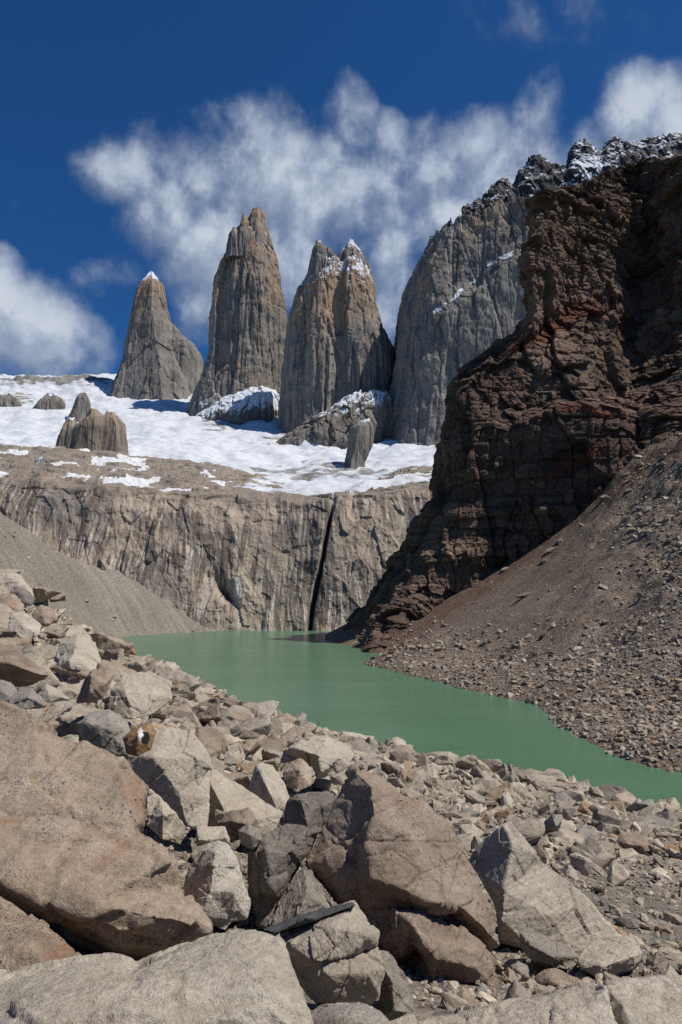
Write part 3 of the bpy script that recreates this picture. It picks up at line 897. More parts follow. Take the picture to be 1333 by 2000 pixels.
# soften the normals so that blocks grow outward without tearing
for _ in range(14):
    nr[1:-1, 1:-1] = (nr[1:-1, 1:-1] + nr[:-2, 1:-1] + nr[2:, 1:-1] + nr[1:-1, :-2] + nr[1:-1, 2:]) / 5
nr[..., 2] *= .15
nr /= np.linalg.norm(nr, axis=2)[..., None] + 1e-9
q = P.reshape(-1, 3)
bend = np.stack([fbm(q / 40. + k * 9.1, 3) for k in range(3)], 1) * np.array([1.5, 1.5, 1])
qq = q + bend
upper = S(P[..., 2].ravel(), 210, 250)
zc = q[:, 2] + fbm(q / 70., 3) * 6
course = np.floor(zc / 11.0 + .35 * fbm(q / np.array([120, 120, 400.]), 3))
ch = _gr[(course.astype(int) * 7) & 255][:, 0]                       # each lava course stands out or back a little
cfr = zc / 11.0 - np.floor(zc / 11.0)
strata = ch * 2.6 + np.round(fbm(qq / np.array([170, 170, 5.0]), 3) * 7) / 7 * 3.2 - 1.6 * np.exp(-(np.minimum(cfr, 1 - cfr) / .07) ** 2)
lowr = 1 - upper
d = strata * (.35 + .75 * upper)
d += ridged(qq / np.array([40, 40, 110.]), 3) * 4 * (.25 + 1.0 * lowr) + fbm(qq / np.array([70, 70, 80.]), 2) * 6
bk = np.stack([qq[:, 0] / 12, qq[:, 1] / 12, course * 1.37 + .5], 1)
f1, f2, idv = worley(bk)
d += ((idv - .5) * 5.4 - .7 * np.exp(-((f2 - f1) / .05) ** 2)) * (.35 + .65 * upper)
f1, f2, idv = worley(qq / np.array([16, 16, 70.]))
d += (idv - .5) * 8 * (.3 + .7 * lowr) - .8 * np.exp(-((f2 - f1) / .04) ** 2)
f1, f2, idv = worley(qq / np.array([7.5, 7.5, 8.]))
d += (idv - .5) * 3.0 - .3 * np.exp(-((f2 - f1) / .06) ** 2)
blk = .55 * idv + .45 * _gr[((course * 13 + np.round(idv * 3)).astype(int)) & 255][:, 1] * .5 + .2
f1, f2, idv = worley(qq / np.array([2.6, 2.6, 3.0]))
d += (idv - .5) * 1.0
d += fbm(q / 4., 3) * .35
px, py = project(P)
left = S(px, 0, 1)
P = P + nr * d.reshape(nv, nu)[..., None]
px, py = project(P)


def blob(cx, cy, rx, ry, rot=0.0):
    c, s = math.cos(math.radians(rot)), math.sin(math.radians(rot))
    a = ((px - cx) * c + (py - cy) * s) / rx; b = (-(px - cx) * s + (py - cy) * c) / ry
    return np.exp(-(a * a + b * b))


red = blob(1140, 605, 50, 20, -10) + blob(1070, 650, 60, 14, -28) + blob(1020, 672, 45, 10, -25) + blob(1150, 800, 90, 16, 5) + blob(1215, 640, 16, 30) + .6 * blob(1150, 880, 120, 30, -20) + .45 * blob(960, 960, 50, 30) + .35 * blob(1110, 560, 90, 60) + blob(1090, 920, 90, 8, -27) * .8
tan = blob(1052, 735, 14, 50, -8) + .8 * blob(1150, 700, 40, 60) * 0.8 + .55 * blob(1120, 490, 90, 20) + .6 * blob(835, 1150, 30, 45, 30) + .45 * blob(1080, 420, 60, 20)
me = mesh_np('dark_cliff', P.reshape(-1, 3), grid_faces(nv, nu), False, {'red': np.clip(red, 0, 1).ravel(), 'tan': np.clip(tan, 0, 1).ravel(), 'blk': np.clip(blk, 0, 1)})
obj('dark_cliff', me, mat_darkcliff(), label='dark brown layered cliff with rust-red ledges, towering over the right shore', category='cliff')

# ------------------------------------------------------------------ scree slope under it
tal = []
SH = [(712, 1297), (760, 1309), (800, 1319), (850, 1331), (900, 1345), (950, 1355), (1000, 1366), (1040, 1375), (1062, 1390), (1080, 1410), (1115, 1430), (1150, 1448), (1180, 1466), (1220, 1484), (1270, 1499), (1333, 1509), (1420, 1522), (1600, 1550)]
for p in SH:
    a = shore(*p)
    tal.append(a)
    n_ = np.array([-.8, -.6, 0]) if p[0] > 760 else np.array([-1.0, .1, 0])
    b = a + n_ * 14; b[2] = -7
    tal.append(b)
for p in [(735, 1285, 300), (800, 1238, 332), (850, 1195, 348), (920, 1145, 360), (1000, 1092, 366), (1060, 1045, 366), (1120, 1002, 362), (1200, 930, 348), (1270, 885, 335), (1310, 890, 315), (1400, 900, 285), (1600, 950, 230),
          (900, 1240, 285), (1000, 1200, 262), (1100, 1150, 262), (1200, 1100, 248), (1333, 1000, 262), (1333, 1100, 222), (1333, 1200, 182), (1333, 1300, 150), (1240, 1300, 160), (1150, 1300, 180), (1050, 1290, 205), (950, 1290, 232), (1240, 1400, 132), (1333, 1420, 118), (1500, 1200, 165), (1500, 1400, 115), (1600, 1100, 180),
          (1230, 1010, 300), (1150, 1070, 300)]:
    tal.append(at(*p))
for p in ((830, 1150, 420), (1000, 1010, 440), (1200, 830, 430), (1400, 800, 370)):
    tal.append(at(*p))
TAL = RBF(tal, 2e-5)
xs = np.linspace(-10, 330, 560); ys = np.linspace(60, 440, 560)
XX, YY = np.meshgrid(xs, ys)


def talus_z(x, y):
    z = TAL(x, y)
    q = np.stack([np.ravel(x), np.ravel(y), np.zeros(np.size(x))], 1)
    # gullies run down towards the lake (down-slope is to the left and a little towards us)
    u = q[:, 0] * .45 - q[:, 1] * .9 + fbm(q / 60., 3) * 14
    v = q[:, 0] * .9 + q[:, 1] * .45
    gul = ridged(np.stack([u / 26, v / 190, u * 0], 1), 4)
    k = S(z.ravel(), 2, 22)
    k2 = S(q[:, 0] / np.maximum(q[:, 1], 1), .28, .46)
    dz = gul * (1.2 + 3.0 * k2) * k + fbm(q / 18., 5) * (1.0 + 4.5 * k2) * (.25 + k) + fbm(q / 5., 3) * .45
    big = -6.0 * np.exp(-((u - np.interp(v, [120, 330], [-150, -165])) / 9) ** 2) * k * k2
    return z + (dz + big).reshape(np.shape(x))


Z = talus_z(XX, YY)
P = np.stack([XX, YY, Z], -1)
px, py = project(P)
uu = XX * .45 - YY * .9; vv = XX * .9 + YY * .45
run = np.stack([uu, vv, np.zeros_like(uu)], -1)
red = np.clip(.9 * np.exp(-((py - np.interp(px, [720, 850, 1000, 1200, 1290], [1290, 1205, 1105, 955, 880])) / 24) ** 2), 0, 1)
me = mesh_np('scree_slope', P.reshape(-1, 3), grid_faces(*XX.shape), True, {'run': run.reshape(-1, 3), 'red': red.ravel()})
M_SCREE_R = mat_scree('brown_scree', [(.115, .090, .069), (.178, .142, .110), (.255, .209, .165)], None, .9, .6, (.12, .066, .045))
obj('scree_slope', me, M_SCREE_R, kind='structure', label='steep brown scree slope under the dark cliff, running down to the right shore', category='scree slope')

# ------------------------------------------------------------------ grey moraine on the left shore
mor = []
CREST = [(-300, 840, 400), (-150, 915, 420), (0, 1007, 450), (60, 1051, 480), (110, 1084, 505), (160, 1106, 525), (205, 1114, 540), (250, 1131, 550), (300, 1163, 558), (350, 1196, 564), (400, 1226, 568)]
for p in CREST:
    mor.append(at(*p))
    b = at(p[0], p[1], p[2] + 40); b[2] -= 18
    mor.append(b)
for p in [(0, 1064, 370), (0, 1125, 290), (100, 1132, 440), (100, 1196, 365), (200, 1184, 490), (300, 1206, 527), (-200, 1060, 290), (-400, 1000, 250), (0, 1200, 215)]:
    mor.append(at(*p))
for p in ((210, 1247), (260, 1241), (320, 1237), (400, 1233.5), (425, 1232.5)):
    a = shore(*p); mor.append(a); b = a + np.array([9, -14, 0]); b[2] = -5; mor.append(b)
mor.append(at(150, 1262, 330)); mor.append(at(60, 1255, 240)); mor.append(at(0, 1270, 150))
MOR = RBF(mor, 2e-5)
xs = np.linspace(-460, -40, 460); ys = np.linspace(140, 640, 520)
XX, YY = np.meshgrid(xs, ys)


def moraine_z(x, y):
    z = MOR(x, y)
    q = np.stack([np.ravel(x), np.ravel(y), np.zeros(np.size(x))], 1)
    u = q[:, 0] * .55 + q[:, 1] * .83 + fbm(q / 50., 3) * 9
    v = q[:, 0] * .83 - q[:, 1] * .55
    k = S(z.ravel(), 1, 18)
    dz = ridged(np.stack([u / 17, v / 150, u * 0], 1), 4) * 2.6 * k + fbm(q / 16., 5) * (.2 + 2.6 * k) + ridged(q / 24., 4) * 1.8 * S(z.ravel(), 22, 55)
    return z + dz.reshape(np.shape(x))


P = np.stack([XX, YY, moraine_z(XX, YY)], -1)
run = np.stack([XX * .55 + YY * .83, XX * .83 - YY * .55, XX * 0], -1)
me = mesh_np('moraine', P.reshape(-1, 3), grid_faces(*XX.shape), True, {'run': run.reshape(-1, 3), 'red': np.zeros(XX.size)})
M_SCREE_L = mat_scree('grey_scree', [(.14, .125, .103), (.23, .207, .172), (.33, .30, .252)], None, .7, .72)
obj('moraine_slope', me, M_SCREE_L, kind='structure', label='grey moraine slope between the boulders and the headwall', category='moraine slope')
# the dark tooth on the moraine's crest
tower_obj('rock_spike', [loft([(1092, 193, 196), (1097, 191, 199), (1106, 191, 204), (1120, 192, 208), (1140, 192, 210)], 530, .8, 90, 60, amp=.05, seed=31, cols=2.5)], M_DARKRIDGE,
          label='small dark rock spike on the crest of the grey moraine', category='rock')


# ------------------------------------------------------------------ stone materials of the near boulder field
def mat_stone(name, cols, lichen=.0, rust=.0, speck=.5, grain=1.0, tintattr=False, moss=0.0, streak=None, rnd=.0, unit=1.0):
    m, g = new_mat(name)
    tc = g.n('ShaderNodeTexCoord', {}, 3)
    info = g.t.nodes.new('ShaderNodeObjectInfo')
    off = g.n('ShaderNodeCombineXYZ', {0: g.m('MULTIPLY', info.outputs['Random'], 31.0), 1: g.m('MULTIPLY', info.outputs['Random'], 57.0), 2: 0.0})
    P = g.vm('ADD', g.vm('MULTIPLY', tc, (unit, unit, unit)), off)
    big = g.noise(P, 1.1, 6, .62, .5)
    mid = g.noise(P, 5.5, 7, .66, .2)
    f = g.m('ADD', g.m('MULTIPLY', big, .6), g.m('MULTIPLY', mid, .4))
    c = g.ramp(f, [(.34, cols[0]), (.50, cols[1]), (.66, cols[2])])
    if rust:
        rn = g.noise(g.vm('ADD', P, (4.2, 9.1, 2.2)), 1.3, 6, .62, .6)
        c = g.mix(g.m('MULTIPLY', g.mr(rn, .52, .70), rust), c, (.27, .145, .075))
        pn = g.noise(g.vm('ADD', P, (14.2, 3.1, 7.2)), 1.7, 5, .6, .4)
        c = g.mix(g.m('MULTIPLY', g.mr(pn, .56, .70), rust * .7), c, (.34, .315, .27))
    if streak:
        sn = g.noise(g.scale(P, streak), 1, 5, .65, .3)
        c = g.mix(1.0, c, g.ramp(sn, [(.3, (.72, .71, .70)), (.7, (1.22, 1.22, 1.2))]), 'MULTIPLY')
    # crystals: fine light and dark grain
    g1 = g.noise(P, 85 * grain, 4, .75)
    g2 = g.noise(P, 26 * grain, 5, .72)
    lo, hi = 1 - .55 * speck, 1 + .55 * speck
    c = g.mix(1.0, c, g.ramp(g1, [(.28, (lo, lo, lo)), (.5, (1, 1, 1)), (.74, (hi, hi, hi))]), 'MULTIPLY')
    c = g.mix(1.0, c, g.ramp(g2, [(.28, (.72, .71, .70)), (.72, (1.24, 1.23, 1.22))]), 'MULTIPLY')
    if lichen:
        v = g.vor(P, 17 * grain)
        vz = g.noise(g.vm('ADD', P, (2.2, 5.1, 1.7)), 2.3, 4, .6)
        spot = g.m('MULTIPLY', g.mr(g.m('ADD', v, g.m('MULTIPLY', g.noise(P, 60, 3, .6), .22)), .34, .27), g.mr(vz, .50, .60))
        v2 = g.vor(P, 46 * grain)
        vz2 = g.noise(g.vm('ADD', P, (8.2, 1.1, 4.7)), 1.6, 3, .6)
        spot2 = g.m('MULTIPLY', g.mr(v2, .30, .22), g.mr(vz2, .44, .58))
        c = g.mix(g.m('MULTIPLY', g.m('MAXIMUM', spot, spot2), lichen), c, (.035, .033, .032))
    if moss:
        mn = g.noise(g.vm('ADD', P, (1.2, 2.1, 9.7)), 2.6, 6, .66)
        c = g.mix(g.m('MULTIPLY', g.mr(mn, .63, .70), moss), c, (.13, .15, .06))
    if rust > .77:
        mk = g.attr('mark')
        c = g.mix(g.mr(mk, .2, .7), c, (.72, .71, .69))
        c = g.mix(g.mr(mk, -.2, -.7), c, (.02, .018, .017))
    if tintattr:
        c = g.mix(1.0, c, g.attr('tint', 0), 'MULTIPLY')
    if rnd:
        r2 = g.m('FRACT', g.m('MULTIPLY', info.outputs['Random'], 7.31))
        c = g.mix(1.0, c, g.ramp(r2, [(0, (.66, .64, .63)), (.25, (.98, .90, .82)), (.5, (1.1, 1.08, 1.05)), (.75, (.9, .93, .95)), (1, (1.28, 1.26, 1.2))]), 'MULTIPLY')
    crack = g.noise(P, 3.2, 8, .7, .8)
    h = g.m('ADD', g.m('MULTIPLY', g2, .55), g.m('ADD', g.m('MULTIPLY', g1, .18), g.m('MULTIPLY', crack, 1.1)))
    nb = g.bump(h, .95, .04 / unit)
    return finish(m, g, c, .9, nb, .22)


MS = {
    'tan': mat_stone('tan_stone', [(0.239, 0.178, 0.128), (0.363, 0.282, 0.209), (0.459, 0.376, 0.299)], .95, .75, .5, moss=.35),
    'grey': mat_stone('grey_stone', [(0.198, 0.178, 0.149), (0.296, 0.265, 0.223), (0.394, 0.360, 0.312)], .5, .12, .6, 1.1),
    'dgrey': mat_stone('dark_grey_stone', [(0.116, 0.103, 0.086), (0.204, 0.179, 0.150), (0.305, 0.269, 0.222)], .4, .0, .6),
    'brown': mat_stone('brown_stone', [(0.188, 0.145, 0.109), (0.301, 0.234, 0.178), (0.415, 0.333, 0.264)], .9, .35, .5),
    'pale': mat_stone('pale_stone', [(0.342, 0.296, 0.231), (0.446, 0.392, 0.312), (0.540, 0.484, 0.393)], .3, .15, .45),
    'speckled': mat_stone('speckled_stone', [(0.394, 0.354, 0.293), (0.485, 0.438, 0.369), (0.565, 0.515, 0.437)], 1.0, .0, .7, 1.1),
    'striped': mat_stone('striped_stone', [(0.315, 0.276, 0.223), (0.443, 0.391, 0.319), (0.537, 0.478, 0.395)], .6, .1, .4, streak=(1.5, 1.5, 26)),
    'rusty': mat_stone('rusty_stone', [(0.213, 0.121, 0.061), (0.302, 0.187, 0.092), (0.370, 0.286, 0.194)], .3, .8, .5),
    'slate': mat_stone('slate_stone', [(0.067, 0.068, 0.069), (0.101, 0.101, 0.102), (0.146, 0.143, 0.138)], .0, .0, .3),
    'rock': mat_stone('loose_rock', [(0.223, 0.191, 0.151), (0.336, 0.291, 0.232), (0.434, 0.386, 0.319)], .35, .3, .5, .8, rnd=1.0),
    'rubble': mat_stone('rubble_stone', [(0.250, 0.216, 0.172), (0.342, 0.298, 0.242), (0.421, 0.375, 0.312)], .0, .0, .4, .5, tintattr=True),
    'scree': mat_stone('scree_stone', [(0.218, 0.186, 0.149), (0.302, 0.261, 0.213), (0.400, 0.352, 0.293)], .0, .0, .4, .12, tintattr=True),
    'crag': mat_stone('tan_crag', [(.15, .125, .098), (.25, .21, .165), (.33, .285, .23)], .0, .1, .4, 1.0, unit=.03),
    'crag_grey': mat_stone('grey_crag', [(.10, .09, .078), (.165, .15, .13), (.23, .21, .185)], .0, .0, .4, 1.0, unit=.03),
    'talus': mat_stone('talus_boulder', [(0.134, 0.110, 0.082), (0.213, 0.176, 0.133), (0.302, 0.259, 0.199)], .0, .2, .4, .12, rnd=1.0),
}


def fracture(me_name, V, Ftri, vox, amp=1.0, seed=0, strata=None):
    """voxel-remesh a closed blocky solid, then break its faces up like fractured granite"""
    me = bpy.data.meshes.new('tmp')
    me.from_pydata([tuple(v) for v in V], [], [tuple(f) for f in Ftri])
    me.update()
    bm = bmesh.new(); bm.from_mesh(me)
    bmesh.ops.recalc_face_normals(bm, faces=bm.faces)
    bm.to_mesh(me); bm.free()
    o = bpy.data.objects.new('tmp', me)
    COL.objects.link(o)
    md = o.modifiers.new('r', 'REMESH'); md.mode = 'VOXEL'; md.voxel_size = vox; md.adaptivity = 0
    dg = bpy.context.evaluated_depsgraph_get()
    ev = o.evaluated_get(dg)
    em = ev.to_mesh()
    n = len(em.vertices)
    co = np.empty(n * 3, np.float32); em.vertices.foreach_get('co', co); co = co.reshape(-1, 3).astype(float)
    nf = len(em.polygons)
    fv = np.empty(nf * 4, np.int32)
    if len(em.loops) == nf * 4:
        em.loops.foreach_get('vertex_index', fv); F = fv.reshape(-1, 4)
    else:
        em.calc_loop_triangles()
        fv = np.empty(len(em.loop_triangles) * 3, np.int32); em.loop_triangles.foreach_get('vertices', fv); F = fv.reshape(-1, 3)
    ev.to_mesh_clear()
    bpy.data.objects.remove(o); bpy.data.meshes.remove(me)
    size = np.linalg.norm(co.max(0) - co.min(0)) * .5

    def normals(c):
        a = c[F[:, 1]] - c[F[:, 0]]; b = c[F[:, 2]] - c[F[:, 0]]
        fn = np.cross(a, b)
        vn = np.zeros_like(c)
        for k in range(F.shape[1]):
            np.add.at(vn, F[:, k], fn)
        return vn / (np.linalg.norm(vn, axis=1)[:, None] + 1e-12)

    def smooth(v, it):
        E = np.concatenate([np.stack([F[:, k], F[:, (k + 1) % F.shape[1]]], 1) for k in range(F.shape[1])])
        deg = np.bincount(E[:, 0], minlength=n) + np.bincount(E[:, 1], minlength=n)
        for _ in range(it):
            acc = np.zeros_like(v)
            for d_ in range(v.shape[1]):
                acc[:, d_] = np.bincount(E[:, 0], v[E[:, 1], d_], n) + np.bincount(E[:, 1], v[E[:, 0], d_], n)
            v = v * .4 + .6 * acc / np.maximum(deg, 1)[:, None]
        return v
    co = smooth(co, 1)
    vn = smooth(normals(co), 2)
    vn /= np.linalg.norm(vn, axis=1)[:, None] + 1e-9
    q = co / size + seed * 13.7
    rr = np.random.RandomState(seed * 7 + 3)
    Q, _ = np.linalg.qr(rr.normal(size=(3, 3)))                     # joint directions of this block
    qr = q @ Q
    w0 = worley(qr * np.array([1.3, 1.9, 2.6]))
    w1 = worley(qr * np.array([2.6, 3.6, 5.0]) + 3.3)
    w2 = worley(qr * np.array([7, 8, 11.]))
    w3 = worley(qr * np.array([17, 18, 24.]))
    d = (w0[2] - .5) * .055 + (w1[2] - .5) * .034 + (w2[2] - .5) * .014 + (w3[2] - .5) * .005
    d += fbm(q * 2.6, 5) * .012 + ridged(q * 5, 5) * .006 + fbm(q * 18, 4) * .004
    d -= np.exp(-((w0[1] - w0[0]) / .02) ** 2) * .010
    co = co + vn * (d * size * amp)[:, None]
    return co, F


def relief(Y0, outline, inner=(), ridges=(), thick=.8, shrink=.75):
    """a solid rock: its visible facets in front, a smaller back set behind at a real thickness"""
    pts = [(p[0], p[1], p[2] if len(p) > 2 else 0.0) for p in list(outline) + list(inner)]
    no = len(outline)
    v2 = [Vector((p[0], -p[1])) for p in pts]
    edges = [(i, (i + 1) % no) for i in range(no)] + list(ridges)
    r = mgeo.delaunay_2d_cdt(v2, edges, [], 1, 1e-4)
    V2, FF, orig = r[0], r[2], r[3]
    D = []
    for k, v in enumerate(V2):
        if orig[k]:
            D.append(pts[orig[k][0]][2])
        else:
            w = [1 / (1e-3 + (v - u).length ** 2) for u in v2]
            D.append(sum(a * p[2] for a, p in zip(w, pts)) / sum(w))
    front = np.array([at(v.x, -v.y, Y0 + d) for v, d in zip(V2, D)])
    nf = len(front)
    oi = [next(k for k in range(nf) if i in orig[k]) for i in range(no)]
    o2 = np.array([[p[0], p[1]] for p in outline], float)
    cen = o2.mean(0)
    b2 = cen + (o2 - cen) * shrink
    back = at(b2[:, 0], b2[:, 1], np.maximum(front[oi][:, 1] + thick * .35, Y0 + thick))
    V = np.concatenate([front, back, [back.mean(0)]])
    F = [tuple(f) for f in FF]
    for i in range(no):
        j = (i + 1) % no
        F.append((oi[i], oi[j], nf + j)); F.append((oi[i], nf + j, nf + i))
        F.append((nf + i, nf + j, nf + no))
    F = [t for f in F for t in ([f] if len(f) == 3 else [(f[0], f[k], f[k + 1]) for k in range(1, len(f) - 1)])]
    return V, F


HERO_FOOT = []


def boulder(name, label, mat, blocks, vox=None, amp=1.0, group='large boulders of the foreground', cat='boulder'):
    Vs, Fs, o = [], [], 0
    for b in blocks:
        V, F = relief(**b)
        Vs.append(V); Fs += [tuple(i + o for i in f) for f in F]; o += len(V)
    V = np.concatenate(Vs)
    size = np.linalg.norm(V.max(0) - V.min(0))
    if vox is None:
        vox = max(size / 190, .0013 * V[:, 1].min())
    base = np.array([V[:, 0].mean(), V[:, 1].mean(), V[:, 2].min()])
    co, F = fracture(name, V - base, Fs, vox, amp, seed=len(HERO_FOOT) + 1)
    me = mesh_np(name, co, F, True)
    ob = obj(name, me, MS[mat], label=label, category=cat, group=group)
    ob.location = base
    HERO_FOOT.append((V[:, 0].min(), V[:, 0].max(), V[:, 1].min(), V[:, 1].max()))
    return ob


def B(Y0, outline, inner=(), ridges=(), thick=.8, shrink=.75):
    return dict(Y0=Y0, outline=outline, inner=inner, ridges=ridges, thick=thick, shrink=shrink)


# ------------------------------------------------------------------ ground of the boulder field
gp = []
for p in [(0, 2150, 2.4), (666, 2200, 2.4), (1333, 2150, 2.6), (0, 1930, 4.2), (666, 1990, 4.6), (1333, 1960, 5.2),
          (0, 1690, 7), (400, 1760, 7.6), (700, 1830, 7.6), (1000, 1850, 8.2), (1333, 1830, 9),
          (0, 1480, 12), (300, 1560, 12.5), (560, 1590, 14), (820, 1650, 13.5), (1080, 1700, 12.5), (1333, 1715, 14),
          (0, 1350, 22), (200, 1390, 21), (380, 1440, 22), (560, 1490, 23), (850, 1550, 23), (1100, 1600, 22), (1333, 1645, 22),
          (0, 1230, 36), (120, 1270, 36), (280, 1330, 35), (480, 1420, 34),
          (0, 1135, 50), (50, 1160, 50), (100, 1190, 51), (180, 1256, 51), (250, 1302, 50), (340, 1326, 49), (400, 1356, 47), (480, 1390, 45), (570, 1414, 43), (640, 1440, 41), (740, 1462, 39), (850, 1488, 37), (1000, 1522, 34), (1150, 1560, 31.5), (1333, 1600, 29),
          (-300, 1900, 5), (-300, 1500, 12), (-300, 1250, 26), (-200, 1080, 48), (1600, 1900, 6), (1600, 1760, 13), (1600, 1680, 24)]:
    gp.append(at(*p))
for px_, Y_, z_ in ((-300, 110, 6), (0, 100, 4), (200, 95, 0), (350, 92, -3), (560, 90, -6), (800, 84, -7), (1050, 76, -7), (1333, 68, -7), (1700, 60, -7)):
    a = at(px_, 1000, Y_); a[2] = z_; gp.append(a)
for x_, y_, z_ in ((-12, 0, 20.2), (0, 0, 20.2), (12, 0, 19), (0, -14, 20), (-50, 20, 25), (-60, 60, 26), (55, 5, 12), (60, 30, 4)):
    gp.append(np.array([x_, y_, z_], float))
GND = RBF(gp, 3e-5)


def ground_z(x, y):
    q = np.stack([np.ravel(x), np.ravel(y), np.zeros(np.size(x))], 1)
    r = fbm(q / 6., 4) * .55 + fbm(q / 1.3, 4) * .16
    k = np.clip(q[:, 1] / 18., .25, 1.5)
    return GND(x, y) + (r * k).reshape(np.shape(x)) - .08


ys = np.concatenate([np.linspace(-10, 20, 160), np.linspace(20.2, 100, 260)])
xs = np.linspace(-62, 62, 420)
XX, YY = np.meshgrid(xs, ys)
P = np.stack([XX, YY, ground_z(XX, YY)], -1)
run = np.stack([XX * .8, YY * .8, XX * 0], -1)
me = mesh_np('boulder_ground', P.reshape(-1, 3), grid_faces(*XX.shape), True, {'run': run.reshape(-1, 3), 'red': np.zeros(XX.size)})
obj('gravel_ground', me, mat_scree('grey_gravel', [(.15, .13, .105), (.215, .188, .155), (.28, .25, .21)], None, .16, .15), kind='structure', label='gravelly ground between the boulders on the near shore', category='ground')

# ------------------------------------------------------------------ the large boulders, one by one
boulder('boulder', 'big brown pointed boulder in the middle of the foreground, its lower edge overhanging', 'brown', [
    B(7.0, [(690, 1500, .55), (735, 1505, .6), (800, 1550, .62), (880, 1620, .5), (940, 1710, .3), (975, 1790, .1), (980, 1850, .02), (958, 1864, .12), (900, 1828, .3), (840, 1812, .35), (790, 1806, .38), (705, 1795, .38), (650, 1757, .3), (595, 1682, .35), (640, 1590, .5), (665, 1530, .55)],
      [(724, 1532, .24), (732, 1600, .02), (716, 1652, -.10), (724, 1716, -.24), (770, 1728, -.28), (830, 1760, -.32), (900, 1772, -.22), (948, 1816, -.1), (714, 1600, .2), (698, 1655, .14), (706, 1722, .06), (800, 1640, .06), (640, 1690, .17), (678, 1748, .08)],
      [(0, 16), (16, 17), (17, 18), (18, 19), (19, 20), (20, 21), (21, 22), (22, 23), (16, 24), (24, 25), (25, 26), (26, 29)], 1.1, .7)])
boulder('boulder', 'brown slab propping up the big pointed boulder, a dark hollow in its face', 'brown', [
    B(6.6, [(700, 1775, .5), (760, 1770, .35), (830, 1780, .25), (900, 1815, .2), (960, 1862, .12), (1026, 1945, .0), (985, 1962, .02), (915, 1972, .0), (860, 1960, .0), (800, 1985, .2), (770, 1890, .35), (735, 1850, .45)],
      [(800, 1800, -.12), (850, 1870, -.22), (845, 1950, -.18), (930, 1890, -.18), (815, 1870, .25), (808, 1945, .3), (790, 1860, .1)],
      [(12, 13), (13, 14), (13, 15), (12, 18), (18, 16)], .9, .75)])
boulder('boulder', 'huge tan rust-stained slab filling the left edge, its surface stepped', 'tan', [
    B(5.6, [(-160, 1330, 1.5), (0, 1362, 1.25), (60, 1385, 1.15), (150, 1440, .95), (230, 1480, .75), (292, 1545, .5), (286, 1608, .25), (275, 1626, .3), (180, 1660, .2), (-160, 1760, -.2)],
      [(100, 1480, .62), (250, 1560, .22), (240, 1612, .0), (120, 1590, .1), (0, 1600, .1), (0, 1460, .8)], [(11, 12), (12, 13)], 1.6, .8),
    B(5.3, [(-160, 1560, .5), (60, 1590, .5), (180, 1605, .4), (245, 1610, .4), (285, 1628, .35), (350, 1660, .25), (358, 1735, .1), (415, 1820, -.1), (385, 1838, -.05), (330, 1880, .1), (262, 1890, .25), (160, 1840, .35), (90, 1790, .3), (-160, 1700, .3)],
      [(200, 1660, .05), (340, 1680, .02), (340, 1790, -.3), (180, 1760, -.25), (60, 1680, -.1), (0, 1720, -.25), (100, 1770, -.28), (230, 1830, -.3), (330, 1840, -.25), (-60, 1640, .1)], [(18, 19), (19, 20), (20, 21), (21, 22)], 1.5, .8)], amp=.8)
boulder('boulder', 'low tan boulder in the left corner beneath the huge stained slab', 'tan', [
    B(4.0, [(-150, 1700, .6), (0, 1755, .35), (50, 1788, .2), (110, 1835, .1), (168, 1888, -.05), (120, 1930, -.2), (-150, 1990, -.4)], [(60, 1850, -.2), (-20, 1800, .05)], [(7, 8)], .9, .8)])
boulder('boulder', 'closest grey boulder along the bottom edge, rounded and coarse-grained', 'pale', [
    B(2.7, [(-160, 1915, .25), (0, 1908, .2), (120, 1876, .18), (205, 1868, .16), (262, 1886, .12), (335, 1848, .2), (440, 1814, .25), (500, 1810, .25), (542, 1826, .2), (562, 1862, .1), (590, 1930, -.05), (630, 2060, -.3), (600, 2200, -.35), (-160, 2200, -.6)],
      [(480, 1850, .06), (300, 1905, -.05), (80, 1935, -.08), (520, 1960, -.2), (200, 2050, -.42)], [(14, 15), (15, 16)], .9, .85)], amp=.7)
boulder('boulder', 'low speckled boulder rim along the bottom right edge', 'pale', [
    B(3.1, [(745, 2010, .1), (800, 1990, .2), (900, 1972, .25), (1000, 1950, .25), (1100, 1930, .25), (1160, 1920, .25), (1185, 1925, .15), (1205, 1990, .0), (1210, 2200, -.4), (700, 2200, -.4)], [(1000, 1985, .05), (1150, 1965, .06), (950, 2060, -.2)], [(10, 11)], .7, .85)], amp=.7)
boulder('boulder', 'pale square-cut boulder in the bottom right corner', 'pale', [
    B(3.2, [(1180, 1922, .25), (1230, 1912, .3), (1350, 1905, .35), (1500, 1900, .3), (1500, 2200, -.3), (1215, 2200, -.3), (1198, 2000, .0)], [(1215, 1960, .02), (1340, 1960, .05), (1260, 2060, -.2)], [(7, 8), (7, 9)], .8, .85)], amp=.7)
boulder('boulder', 'small rounded speckled boulder wedged at the bottom edge beside the pale cracked block', 'grey', [
    B(3.3, [(600, 1985, .15), (625, 1962, .2), (690, 1956, .2), (740, 1975, .15), (775, 2010, .0), (760, 2150, -.2), (600, 2150, -.2)], [(680, 1990, -.02)], [], .5, .85)], amp=.7)
